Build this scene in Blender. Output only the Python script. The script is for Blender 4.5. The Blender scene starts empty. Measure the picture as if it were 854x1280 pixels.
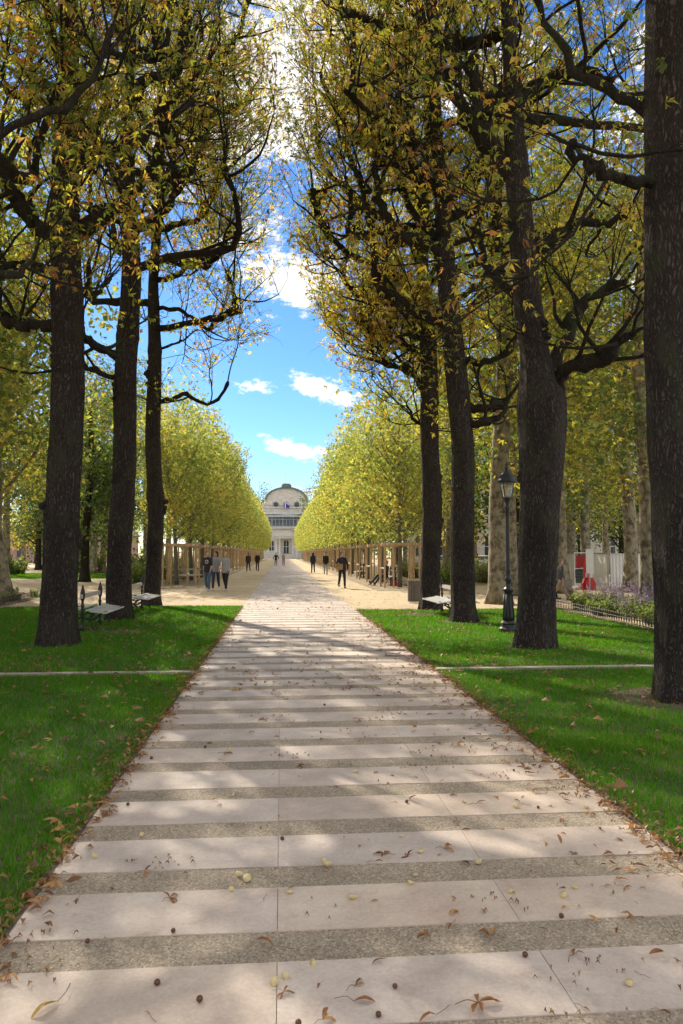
import bpy, bmesh, math, random
import numpy as np
from mathutils import Vector, Matrix
R = math.radians
C = bpy.context.scene.collection
S = bpy.context.scene
rnd = random.Random(7)
rs = np.random.RandomState(11)

# ------------------------------------------------------------------ camera
F_PX, H_PX, CAM_H = 924.0, 1280.0, 1.65
cam_d = bpy.data.cameras.new('camera')
cam = bpy.data.objects.new('camera', cam_d); C.objects.link(cam)
cam_d.sensor_fit = 'VERTICAL'; cam_d.sensor_height = 24.0
cam_d.lens = 24.0 * F_PX / H_PX
cam_d.clip_end = 3000; cam_d.clip_start = 0.05
cam.location = (0, 0, CAM_H)
cam.rotation_euler = (R(90 + 3.22), 0, R(-4.64))
S.camera = cam

# ------------------------------------------------------------------ sun and sky
SUN_EL, SUN_AZ = 35.0, -26.0           # azimuth measured from +Y towards +X
sun_d = bpy.data.lights.new('sun', 'SUN'); sun_d.energy = 3.4; sun_d.angle = R(0.55); sun_d.color = (1.0, 0.90, 0.74)
sun = bpy.data.objects.new('sun', sun_d); C.objects.link(sun)
sv = Vector((math.sin(R(SUN_AZ)) * math.cos(R(SUN_EL)), math.cos(R(SUN_AZ)) * math.cos(R(SUN_EL)), math.sin(R(SUN_EL))))
sun.rotation_euler = sv.to_track_quat('Z', 'Y').to_euler()
W = bpy.data.worlds.new('World'); S.world = W; W.use_nodes = True
S.view_settings.view_transform = 'Standard'; S.view_settings.look = 'None'
S.view_settings.exposure = 1.20; S.view_settings.gamma = 1.0; S.view_settings.use_curve_mapping = False
S.render.engine = 'CYCLES'
S.cycles.max_bounces = 6; S.cycles.diffuse_bounces = 4; S.cycles.glossy_bounces = 2
S.cycles.transmission_bounces = 4; S.cycles.transparent_max_bounces = 6
S.cycles.use_denoising = True
S.cycles.use_adaptive_sampling = True; S.cycles.adaptive_threshold = 0.03
S.cycles.sample_clamp_indirect = 6

def build_sky():
    nt = W.node_tree; nt.nodes.clear(); N = nt.nodes; L = nt.links
    out = N.new('ShaderNodeOutputWorld'); bg = N.new('ShaderNodeBackground')
    sky = N.new('ShaderNodeTexSky'); sky.sky_type = 'NISHITA'; sky.sun_disc = False
    sky.sun_elevation = R(SUN_EL); sky.sun_rotation = R(SUN_AZ)
    sky.air_density = 1.0; sky.dust_density = 0.1; sky.ozone_density = 2.5
    hs = N.new('ShaderNodeHueSaturation'); hs.inputs['Saturation'].default_value = 1.22; hs.inputs['Value'].default_value = .80
    L.new(sky.outputs[0], hs.inputs['Color'])
    tc = N.new('ShaderNodeTexCoord'); sp = N.new('ShaderNodeSeparateXYZ'); L.new(tc.outputs['Generated'], sp.inputs[0])
    def m(op, a, b=None, c=None):
        n = N.new('ShaderNodeMath'); n.operation = op
        for i, v in enumerate((a, b, c)):
            if v is None: continue
            if isinstance(v, (int, float)): n.inputs[i].default_value = v
            else: L.new(v, n.inputs[i])
        return n.outputs[0]
    az = m('ARCTAN2', sp.outputs[0], sp.outputs[1]); el = m('ARCSINE', sp.outputs[2])
    cb = N.new('ShaderNodeCombineXYZ'); L.new(az, cb.inputs[0]); L.new(m('MULTIPLY', el, 1.9), cb.inputs[1])
    def noise(scale, detail, rough, off):
        mp = N.new('ShaderNodeMapping'); mp.inputs['Location'].default_value = off
        L.new(cb.outputs[0], mp.inputs[0])
        n = N.new('ShaderNodeTexNoise'); n.inputs['Scale'].default_value = scale
        n.inputs['Detail'].default_value = detail; n.inputs['Roughness'].default_value = rough
        L.new(mp.outputs[0], n.inputs['Vector']); return n.outputs['Fac']
    n1 = noise(9, 8, .62, (2.1, 0, 0)); n2 = noise(2.6, 4, .5, (5.3, 1.2, 0)); n3 = noise(55, 7, .72, (1, 4, 2))
    # clouds standing in the sky: azimuth, elevation, half sizes, tilt, strength
    blobs = [(0.012, .365, .095, .042, -.15, 1.25), (-.055, .41, .06, .04, 0, .8), (.055, .352, .04, .016, -.3, .75),
             (-.018, .316, .028, .011, -.5, .75), (.07, .31, .02, .012, 0, .5),
             (.045, .224, .055, .018, -.25, .85), (.085, .208, .05, .014, -.1, .9), (-.03, .226, .035, .012, .1, .8),
             (.016, .140, .042, .014, -.2, .95), (-.012, .153, .03, .006, -.3, .7), (.04, .138, .03, .010, 0, .8),
             (.035, .082, .07, .014, 0, .95), (-.02, .075, .05, .008, 0, .6),
             (-.03, .57, .18, .09, .1, 1.5), (.1, .68, .18, .08, .1, 1.3), (.28, .58, .12, .08, 0, .9), (-.2, .68, .1, .05, 0, .9),
             (.16, .44, .05, .03, 0, .7)]
    tot = None
    for a0, e0, ra, re, tilt, s in blobs:
        da = m('SUBTRACT', az, a0); de = m('SUBTRACT', el, e0)
        de2 = m('SUBTRACT', de, m('MULTIPLY', da, tilt))
        x = m('DIVIDE', da, ra); y = m('DIVIDE', de2, re)
        r2 = m('ADD', m('MULTIPLY', x, x), m('MULTIPLY', y, y))
        g = m('MULTIPLY', m('EXPONENT', m('MULTIPLY', r2, -1.0)), s)
        tot = g if tot is None else m('MAXIMUM', tot, g)
    # beyond the sky over the alley, extra noise clouds are added for whiter, brighter fill
    side = m('MULTIPLY', m('MINIMUM', m('ADD', m('MAXIMUM', m('SUBTRACT', m('ABSOLUTE', az), .28), 0), m('MAXIMUM', m('SUBTRACT', el, .66), 0)), .4), 2.5)
    base = m('MULTIPLY', side, m('MINIMUM', m('MAXIMUM', m('MULTIPLY', m('SUBTRACT', n2, .30), 6), 0), 1.2))
    tot = m('MAXIMUM', tot, base)
    dens = m('ADD', tot, m('ADD', m('MULTIPLY', m('SUBTRACT', n1, .5), 2.6), m('MULTIPLY', m('SUBTRACT', n3, .5), 2.0)))
    mr = N.new('ShaderNodeMapRange'); mr.interpolation_type = 'SMOOTHSTEP'
    mr.inputs['From Min'].default_value = .42; mr.inputs['From Max'].default_value = .95
    L.new(dens, mr.inputs['Value'])
    # keeps stray wisps out where nothing is near
    keep = m('MINIMUM', m('MULTIPLY', tot, 3.2), 1.0)
    fac = m('MULTIPLY', mr.outputs[0], keep)
    # a blue tint multiplied in keeps the sky blue down to the roofs
    mu = N.new('ShaderNodeMixRGB'); mu.blend_type = 'MULTIPLY'; mu.inputs[0].default_value = 1; mu.inputs[2].default_value = (.68, .81, .98, 1); L.new(hs.outputs[0], mu.inputs[1])
    mix = N.new('ShaderNodeMixRGB'); L.new(fac, mix.inputs[0]); L.new(mu.outputs[0], mix.inputs[1])
    mix.inputs[2].default_value = (5.6, 5.5, 5.4, 1)
    L.new(mix.outputs[0], bg.inputs[0]); bg.inputs['Strength'].default_value = 0.10
    L.new(bg.outputs[0], out.inputs[0])
build_sky()

# ------------------------------------------------------------------ helpers
def PX(px, py, Y):
    """world point whose image is at px,py (854x1280 photograph) at distance Y along the alley"""
    return ((px - 352) / F_PX * Y, Y, CAM_H + (692 - py) / F_PX * Y)

def tag(o, label=None, cat=None, group=None, kind=None):
    if label: o['label'] = label
    if cat: o['category'] = cat
    if group: o['group'] = group
    if kind: o['kind'] = kind
    return o
def empty(name, loc=(0, 0, 0), rz=0.0):
    o = bpy.data.objects.new(name, None); C.objects.link(o); o.location = loc; o.rotation_euler = (0, 0, rz)
    o.empty_display_size = .2
    return o
def copy_tree(o, parent=None):
    c = o.copy(); C.objects.link(c); c.parent = parent
    for ch in list(o.children): copy_tree(ch, c)
    return c

class MB:
    """collects vertices and faces (numpy blocks) and links them as ONE mesh object"""
    def __init__(s): s.V = []; s.F = []; s.n = 0; s.col = []
    def add(s, V, F, col=None):
        V = np.asarray(V, float).reshape(-1, 3)
        s.V.append(V)
        for f in (F if isinstance(F, list) and len(F) and isinstance(F[0], np.ndarray) else [np.asarray(F)]):
            if f.size: s.F.append(f.astype(np.int64) + s.n)
        s.n += len(V)
        if col is None: col = (.5, .5, .5)
        col = np.asarray(col, float)
        s.col.append(np.broadcast_to(col, (len(V), 3)) if col.ndim == 1 else col)
        return s
    def box(s, x0, x1, y0, y1, z0, z1, col=None, M=None):
        V = np.array([(x, y, z) for z in (z0, z1) for y in (y0, y1) for x in (x0, x1)], float)
        if M is not None: V = V @ np.array(M)[:3, :3].T + np.array(M)[:3, 3]
        F = np.array([(0, 2, 3, 1), (4, 5, 7, 6), (0, 1, 5, 4), (2, 6, 7, 3), (0, 4, 6, 2), (1, 3, 7, 5)])
        return s.add(V, F, col)
    def bar(s, p0, p1, w, h, col=None):
        """rectangular beam from p0 to p1"""
        p0 = Vector(p0); p1 = Vector(p1); d = p1 - p0; q = d.to_track_quat('Z', 'Y').to_matrix().to_4x4()
        q.translation = p0
        return s.box(-w/2, w/2, -h/2, h/2, 0, d.length, col, q)
    def tube(s, P, r, n=8, col=None, cap=True, noise=None):
        P = np.asarray(P, float); k = len(P); r = np.broadcast_to(np.asarray(r, float), (k,)) if np.ndim(r) < 2 else r
        T = np.gradient(P, axis=0); T /= np.linalg.norm(T, axis=1)[:, None] + 1e-9
        a = np.array([0, 0, 1.]) if abs(T[0][2]) < .9 else np.array([1., 0, 0])
        U = np.zeros_like(P); u = np.cross(T[0], a); u /= np.linalg.norm(u)
        for i in range(k):
            u = u - T[i] * np.dot(u, T[i]); u /= np.linalg.norm(u) + 1e-9; U[i] = u
        B = np.cross(T, U)
        th = np.arange(n) * 2 * math.pi / n
        rad = r[:, None] * np.ones(n)[None] if np.ndim(r) < 2 else r
        if noise is not None: rad = rad * noise(np.arange(k), th)
        V = P[:, None, :] + rad[..., None] * (np.cos(th)[None, :, None] * U[:, None, :] + np.sin(th)[None, :, None] * B[:, None, :])
        V = V.reshape(-1, 3)
        i = np.arange(k - 1)[:, None] * n; j = np.arange(n)[None]; j2 = (j + 1) % n
        F = np.stack([i + j, i + j2, i + n + j2, i + n + j], -1).reshape(-1, 4)
        Fs = [F]
        if cap:
            V = np.vstack([V, P[0], P[-1]]); a0 = k * n; jj = np.arange(n)
            Fs.append(np.stack([np.full(n, a0), (jj + 1) % n, jj], -1))
            Fs.append(np.stack([np.full(n, a0 + 1), (k - 1) * n + jj, (k - 1) * n + (jj + 1) % n], -1))
        return s.add(V, Fs, col)
    def lathe(s, prof, n=12, c=(0, 0, 0), col=None, rot=0.0):
        """prof: list of (radius, z)"""
        P = np.array([(c[0], c[1], c[2] + z) for _, z in prof], float); r = np.array([a for a, _ in prof], float)
        th = np.arange(n) * 2 * math.pi / n + rot; k = len(P)
        V = P[:, None, :] + r[:, None, None] * np.stack([np.cos(th), np.sin(th), 0 * th], -1)[None]
        V = V.reshape(-1, 3); i = np.arange(k - 1)[:, None] * n; j = np.arange(n)[None]; j2 = (j + 1) % n
        F = np.stack([i + j, i + j2, i + n + j2, i + n + j], -1).reshape(-1, 4)
        V = np.vstack([V, P[0], P[-1]]); a0 = k * n; jj = np.arange(n)
        return s.add(V, [F, np.stack([np.full(n, a0), (jj + 1) % n, jj], -1),
                         np.stack([np.full(n, a0 + 1), (k - 1) * n + jj, (k - 1) * n + (jj + 1) % n], -1)], col)
    def prism(s, pts, y0, y1, col=None):
        """outline in x,z extruded from y0 to y1"""
        n = len(pts); V = [(x, y0, z) for x, z in pts] + [(x, y1, z) for x, z in pts]
        F = [np.array([list(range(n))]), np.array([list(range(2*n - 1, n - 1, -1))]),
             np.array([(i, n + i, n + (i + 1) % n, (i + 1) % n) for i in range(n)])]
        return s.add(V, F, col)
    def build(s, name, mat, parent=None, smooth=False, color=False, mesh_only=False):
        me = bpy.data.meshes.new(name)
        V = np.vstack(s.V); me.vertices.add(len(V)); me.vertices.foreach_set('co', V.astype(np.float32).ravel())
        li = np.concatenate([f.ravel() for f in s.F]); cnt = np.concatenate([np.full(len(f), f.shape[1]) for f in s.F])
        me.loops.add(len(li)); me.loops.foreach_set('vertex_index', li.astype(np.int32))
        st = np.concatenate([[0], np.cumsum(cnt)[:-1]])
        me.polygons.add(len(cnt)); me.polygons.foreach_set('loop_start', st.astype(np.int32))
        try: me.polygons.foreach_set('loop_total', cnt.astype(np.int32))
        except Exception: pass
        me.polygons.foreach_set('use_smooth', np.full(len(cnt), smooth))
        if color:
            at = me.color_attributes.new('Col', 'FLOAT_COLOR', 'POINT')
            c = np.vstack(s.col); at.data.foreach_set('color', np.hstack([c, np.ones((len(c), 1))]).astype(np.float32).ravel())
        me.materials.append(mat); me.update(calc_edges=True); me.validate()
        if mesh_only: return me
        o = bpy.data.objects.new(name, me); C.objects.link(o)
        if parent is not None: o.parent = parent
        return o

# ------------------------------------------------------------------ materials
def new_mat(name):
    m = bpy.data.materials.new(name); m.use_nodes = True; nt = m.node_tree
    b = nt.nodes['Principled BSDF']; return m, nt, b
def ramp(nt, fac, stops):
    r = nt.nodes.new('ShaderNodeValToRGB'); e = r.color_ramp.elements
    while len(e) < len(stops): e.new(.5)
    for i, (p, c) in enumerate(stops): e[i].position = p; e[i].color = (*c, 1)
    nt.links.new(fac, r.inputs[0]); return r.outputs[0]
def tex(nt, kind, scale, coord='Object', stretch=(1, 1, 1), **kw):
    tc = nt.nodes.new('ShaderNodeTexCoord'); mp = nt.nodes.new('ShaderNodeMapping'); mp.inputs['Scale'].default_value = stretch
    nt.links.new(tc.outputs[coord], mp.inputs[0])
    n = nt.nodes.new({'noise': 'ShaderNodeTexNoise', 'voronoi': 'ShaderNodeTexVoronoi', 'wave': 'ShaderNodeTexWave'}[kind])
    n.inputs['Scale'].default_value = scale
    for k, v in kw.items():
        if k == 'feature': n.feature = v
        else: n.inputs[k.replace('_', ' ')].default_value = v
    nt.links.new(mp.outputs[0], n.inputs['Vector']); return n
def bump(nt, b, h, strength, dist):
    n = nt.nodes.new('ShaderNodeBump'); n.inputs['Strength'].default_value = strength; n.inputs['Distance'].default_value = dist
    nt.links.new(h, n.inputs['Height']); nt.links.new(n.outputs[0], b.inputs['Normal']); return n
def simple(name, c, rough=.6, metal=0.0, var=.15, scale=8, stretch=(1, 1, 1), bmp=0.0, coord='Object'):
    m, nt, b = new_mat(name)
    n = tex(nt, 'noise', scale, coord, stretch, Detail=6, Roughness=.65)
    c = np.array(c); lo = tuple(np.clip(c * (1 - var), 0, 1)); hi = tuple(np.clip(c * (1 + var), 0, 1))
    nt.links.new(ramp(nt, n.outputs['Fac'], [(.3, lo), (.7, hi)]), b.inputs['Base Color'])
    b.inputs['Roughness'].default_value = rough; b.inputs['Metallic'].default_value = metal
    if bmp: bump(nt, b, n.outputs['Fac'], 1.0, bmp)
    return m
def leaf_mat(name, trans=.5, rough=.5, gloss=.04, tgain=1.6):
    m, nt, b = new_mat(name); nt.nodes.remove(b)
    out = nt.nodes['Material Output']; at = nt.nodes.new('ShaderNodeAttribute'); at.attribute_name = 'Col'
    d = nt.nodes.new('ShaderNodeBsdfDiffuse'); t = nt.nodes.new('ShaderNodeBsdfTranslucent'); g = nt.nodes.new('ShaderNodeBsdfGlossy')
    g.inputs['Roughness'].default_value = rough; g.inputs['Color'].default_value = (.9, .9, .9, 1)
    tm = nt.nodes.new('ShaderNodeMixRGB'); tm.blend_type = 'MULTIPLY'; tm.inputs[0].default_value = 1
    tm.inputs[2].default_value = (tgain, tgain * 1.0, tgain * .6, 1)
    nt.links.new(at.outputs['Color'], tm.inputs[1])
    nt.links.new(at.outputs['Color'], d.inputs[0]); nt.links.new(tm.outputs[0], t.inputs[0])
    mx = nt.nodes.new('ShaderNodeMixShader'); mx.inputs[0].default_value = trans
    nt.links.new(d.outputs[0], mx.inputs[1]); nt.links.new(t.outputs[0], mx.inputs[2])
    mg = nt.nodes.new('ShaderNodeMixShader'); mg.inputs[0].default_value = gloss
    nt.links.new(mx.outputs[0], mg.inputs[1]); nt.links.new(g.outputs[0], mg.inputs[2])
    nt.links.new(mg.outputs[0], out.inputs['Surface']); return m
def vcol(name, rough=.8, bmp=0.0, scale=60):
    m, nt, b = new_mat(name); at = nt.nodes.new('ShaderNodeAttribute'); at.attribute_name = 'Col'
    nt.links.new(at.outputs['Color'], b.inputs['Base Color']); b.inputs['Roughness'].default_value = rough
    if bmp:
        n = tex(nt, 'noise', scale, Detail=4); bump(nt, b, n.outputs['Fac'], 1, bmp)
    return m

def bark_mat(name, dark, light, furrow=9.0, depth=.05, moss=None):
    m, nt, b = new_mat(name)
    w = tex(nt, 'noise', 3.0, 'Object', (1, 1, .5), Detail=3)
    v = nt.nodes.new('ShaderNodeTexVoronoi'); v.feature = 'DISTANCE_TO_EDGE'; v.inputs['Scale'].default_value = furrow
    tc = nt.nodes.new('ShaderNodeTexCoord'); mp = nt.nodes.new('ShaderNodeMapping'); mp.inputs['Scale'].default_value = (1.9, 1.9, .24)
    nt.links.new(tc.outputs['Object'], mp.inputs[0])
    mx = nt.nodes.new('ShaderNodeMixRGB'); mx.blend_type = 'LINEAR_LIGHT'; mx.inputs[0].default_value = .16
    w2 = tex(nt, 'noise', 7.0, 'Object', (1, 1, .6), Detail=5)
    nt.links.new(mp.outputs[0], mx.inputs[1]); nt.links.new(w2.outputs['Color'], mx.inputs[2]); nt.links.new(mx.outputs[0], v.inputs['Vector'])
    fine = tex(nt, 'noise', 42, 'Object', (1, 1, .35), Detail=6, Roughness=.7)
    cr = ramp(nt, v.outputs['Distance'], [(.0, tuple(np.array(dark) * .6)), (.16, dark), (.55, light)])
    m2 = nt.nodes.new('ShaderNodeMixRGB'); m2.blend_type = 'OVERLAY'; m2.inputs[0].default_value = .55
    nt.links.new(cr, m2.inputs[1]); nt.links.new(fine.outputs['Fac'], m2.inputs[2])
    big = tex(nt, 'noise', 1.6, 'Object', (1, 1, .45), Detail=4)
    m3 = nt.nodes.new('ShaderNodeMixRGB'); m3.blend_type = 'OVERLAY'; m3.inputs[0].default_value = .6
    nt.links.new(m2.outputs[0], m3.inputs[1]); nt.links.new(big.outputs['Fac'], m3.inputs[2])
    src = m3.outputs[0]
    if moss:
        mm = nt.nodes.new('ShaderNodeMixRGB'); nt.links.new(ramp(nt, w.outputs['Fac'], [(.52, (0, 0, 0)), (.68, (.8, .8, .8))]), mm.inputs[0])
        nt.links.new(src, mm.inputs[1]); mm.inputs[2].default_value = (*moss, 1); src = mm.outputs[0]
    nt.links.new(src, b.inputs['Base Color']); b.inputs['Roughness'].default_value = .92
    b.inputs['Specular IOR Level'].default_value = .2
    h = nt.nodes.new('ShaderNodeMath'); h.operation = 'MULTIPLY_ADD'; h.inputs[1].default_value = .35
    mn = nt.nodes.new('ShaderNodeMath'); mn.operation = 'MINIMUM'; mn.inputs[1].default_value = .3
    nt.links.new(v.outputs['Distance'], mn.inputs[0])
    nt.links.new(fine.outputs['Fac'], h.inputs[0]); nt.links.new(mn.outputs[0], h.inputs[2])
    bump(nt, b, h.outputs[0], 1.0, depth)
    return m
def plane_bark(name):
    m, nt, b = new_mat(name)
    n = tex(nt, 'noise', 5.5, 'Object', (1, 1, .7), Detail=5, Roughness=.62); n2 = tex(nt, 'noise', 30, 'Object', (1, 1, .5), Detail=4)
    c = ramp(nt, n.outputs['Fac'], [(.36, (.075, .062, .04)), (.44, (.13, .11, .07)), (.5, (.21, .185, .125)), (.62, (.28, .25, .175))])
    m2 = nt.nodes.new('ShaderNodeMixRGB'); m2.blend_type = 'OVERLAY'; m2.inputs[0].default_value = .4
    nt.links.new(c, m2.inputs[1]); nt.links.new(n2.outputs['Fac'], m2.inputs[2])
    nt.links.new(m2.outputs[0], b.inputs['Base Color']); b.inputs['Roughness'].default_value = .85
    bump(nt, b, n.outputs['Fac'], .8, .02); return m

M = {}
M['bark'] = bark_mat('chestnut_bark', (.052, .042, .038), (.155, .124, .110), 15.0, .09, moss=(.060, .062, .038))
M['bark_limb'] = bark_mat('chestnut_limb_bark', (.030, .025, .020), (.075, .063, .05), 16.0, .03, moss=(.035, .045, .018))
M['plane_bark'] = plane_bark('plane_tree_bark')
M['young_bark'] = simple('young_bark', (.13, .12, .085), .8, var=.35, scale=20, stretch=(1, 1, .3), bmp=.006)
M['leaf'] = leaf_mat('autumn_leaves', .62, tgain=2.1)
M['leaf_far'] = leaf_mat('plane_leaves', .55, tgain=1.9)
M['grass'] = leaf_mat('grass_blades', .45, rough=.45, gloss=.012, tgain=1.6)
M['dry_leaf'] = leaf_mat('dry_leaves', .25, rough=.45)
M['nut'] = vcol('chestnut_skin', .35)
M['timber'] = simple('larch_timber', (.50, .34, .19), .75, var=.42, scale=5, stretch=(6, 6, .5), bmp=.004)
M['iron'] = simple('cast_iron', (.022, .024, .024), .42, metal=.3, var=.3, scale=14, bmp=.002)
M['slat'] = simple('painted_slats', (.50, .50, .48), .45, var=.10, scale=6)
M['white'] = simple('white_paint', (.75, .75, .74), .5, var=.05)
M['stone_light'] = simple('pale_stone', (.62, .59, .54), .8, var=.16, scale=1.3, stretch=(1, 1, 1.5), bmp=.03)
M['stone'] = simple('building_stone', (.58, .54, .50), .85, var=.18, scale=.9, stretch=(1, 1, 2), bmp=.02)
M['stone_trim'] = simple('building_trim', (.66, .63, .58), .8, var=.1, scale=2)
M['zinc'] = simple('zinc_roof', (.13, .17, .16), .5, metal=.3, var=.2, scale=3)
M['window_dark'] = simple('dark_glass', (.035, .045, .06), .12, var=.3, scale=3)
M['glazing'] = simple('verandah_glass', (.10, .13, .18), .15, var=.45, scale=1.2)
M['canopy_glass'] = simple('canopy_glass', (.42, .47, .50), .3, var=.1, scale=1)
M['soil'] = simple('soil', (.11, .08, .055), .95, var=.3, scale=12, bmp=.01)
M['skin'] = simple('skin', (.50, .31, .23), .55, var=.06)
M['metal'] = simple('galvanised', (.35, .36, .37), .4, metal=.6, var=.1)

# ------------------------------------------------------------------ ground
def gravel_mat(name, c, scale=1.0):
    m, nt, b = new_mat(name)
    big = tex(nt, 'noise', .35, Detail=5, Roughness=.6); mid = tex(nt, 'noise', 2.2, Detail=6, Roughness=.7)
    v = tex(nt, 'voronoi', 90 * scale); c = np.array(c)
    a = ramp(nt, big.outputs['Fac'], [(.3, tuple(c * .86)), (.7, tuple(c * 1.1))])
    m1 = nt.nodes.new('ShaderNodeMixRGB'); m1.blend_type = 'OVERLAY'; m1.inputs[0].default_value = .35
    nt.links.new(a, m1.inputs[1]); nt.links.new(mid.outputs['Fac'], m1.inputs[2])
    m2 = nt.nodes.new('ShaderNodeMixRGB'); m2.blend_type = 'OVERLAY'; m2.inputs[0].default_value = .25
    nt.links.new(m1.outputs[0], m2.inputs[1]); nt.links.new(v.outputs['Color'], m2.inputs[2])
    nt.links.new(m2.outputs[0], b.inputs['Base Color']); b.inputs['Roughness'].default_value = .95
    bump(nt, b, mid.outputs['Fac'], .6, .02); return m
M['gravel'] = gravel_mat('sandy_gravel', (.46, .355, .225))
def plane(name, x0, x1, y0, y1, z, mat, nx=1, ny=1):
    xs = np.linspace(x0, x1, nx + 1); ys = np.linspace(y0, y1, ny + 1)
    X, Y = np.meshgrid(xs, ys); V = np.stack([X, Y, np.full_like(X, z)], -1).reshape(-1, 3)
    i = np.arange(ny)[:, None] * (nx + 1); j = np.arange(nx)[None]
    F = np.stack([i + j, i + j + 1, i + nx + 2 + j, i + nx + 1 + j], -1).reshape(-1, 4)
    return tag(MB().add(V, F).build(name, mat), kind='structure')
plane('ground', -1500, 1500, -200, 2600, -.02, M['gravel'])

def aggregate_mat():
    m, nt, b = new_mat('exposed_aggregate')
    v = tex(nt, 'voronoi', 105, Randomness=1.0); n = tex(nt, 'noise', 1.4, Detail=4)
    c = ramp(nt, v.outputs['Color'], [(.1, (.20, .155, .11)), (.45, (.30, .24, .175)), (.75, (.38, .315, .235)), (.95, (.50, .43, .34))])
    m1 = nt.nodes.new('ShaderNodeMixRGB'); m1.blend_type = 'OVERLAY'; m1.inputs[0].default_value = .4
    nt.links.new(c, m1.inputs[1]); nt.links.new(n.outputs['Fac'], m1.inputs[2])
    nt.links.new(m1.outputs[0], b.inputs['Base Color']); b.inputs['Roughness'].default_value = .75
    inv = nt.nodes.new('ShaderNodeMath'); inv.operation = 'SUBTRACT'; inv.inputs[0].default_value = 1
    nt.links.new(v.outputs['Distance'], inv.inputs[1]); bump(nt, b, inv.outputs[0], .7, .006); return m
def slab_mat():
    m, nt, b = new_mat('limestone_slabs'); at = nt.nodes.new('ShaderNodeAttribute'); at.attribute_name = 'Col'
    n = tex(nt, 'noise', 2.2, Detail=7, Roughness=.62); f = tex(nt, 'noise', 55, Detail=5, Roughness=.75)
    s = tex(nt, 'noise', 5.0, Detail=8, Roughness=.72)
    m1 = nt.nodes.new('ShaderNodeMixRGB'); m1.blend_type = 'OVERLAY'; m1.inputs[0].default_value = .55
    nt.links.new(at.outputs['Color'], m1.inputs[1]); nt.links.new(n.outputs['Fac'], m1.inputs[2])
    m2 = nt.nodes.new('ShaderNodeMixRGB'); m2.blend_type = 'OVERLAY'; m2.inputs[0].default_value = .35
    nt.links.new(m1.outputs[0], m2.inputs[1]); nt.links.new(f.outputs['Fac'], m2.inputs[2])
    st = nt.nodes.new('ShaderNodeMixRGB'); nt.links.new(ramp(nt, s.outputs['Fac'], [(.56, (0, 0, 0)), (.74, (.55, .55, .55))]), st.inputs[0])
    nt.links.new(m2.outputs[0], st.inputs[1]); st.inputs[2].default_value = (.30, .20, .12, 1)
    nt.links.new(st.outputs[0], b.inputs['Base Color']); b.inputs['Roughness'].default_value = .62
    bump(nt, b, f.outputs['Fac'], .35, .004); return m
PATH_L, PATH_R = -1.17, 2.17
plane('path_aggregate', PATH_L, PATH_R, -6, 246, .0, aggregate_mat())
def slabs():
    mb = MB(); y = 4.68 - .67 * 15; r = random.Random(3)
    g = .0016
    while y < 245:
        y0, y1 = y, y + .42
        for k, (x0, x1) in enumerate(((PATH_L, -.01), (-.01, 1.075), (1.075, PATH_R))):
            t = r.uniform(.89, 1.06); w = r.uniform(-.012, .012)
            col = (.535 * t + w, .44 * t, .37 * t - w)
            mb.box(x0 + g, x1 - g, y0, y1, -.004, .005, col)
        y += .67
    return tag(mb.build('path', slab_mat(), color=True), kind='structure')
slabs()
plane('lawn_base', -8.4, PATH_L, -6, 23.5, .006, M['soil'], 1, 1)
plane('lawn_base', PATH_R, 8.0, -6, 21.6, .006, M['soil'], 1, 1)
M['strip'] = simple('strip_stone', (.36, .31, .25), .8, var=.12, scale=5)
for x0, x1 in ((-8.4, PATH_L - .02), (PATH_R + .02, 8.0)):
    mb = MB(); x = x0
    while x < x1 - .05:
        e = min(x + .98, x1); mb.box(x, e - .008, 10.34, 10.49, 0, .035); x = e
    tag(mb.build('path_strip', M['strip']), kind='structure')
M['verge'] = simple('verge_ground', (.25, .19, .115), .95, var=.3, scale=3, bmp=.01)
plane('verge', 4.3, 7.6, 33, 240, -.01, M['verge'])
plane('verge', -6.9, -3.95, 36, 240, -.01, M['verge'])

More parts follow.
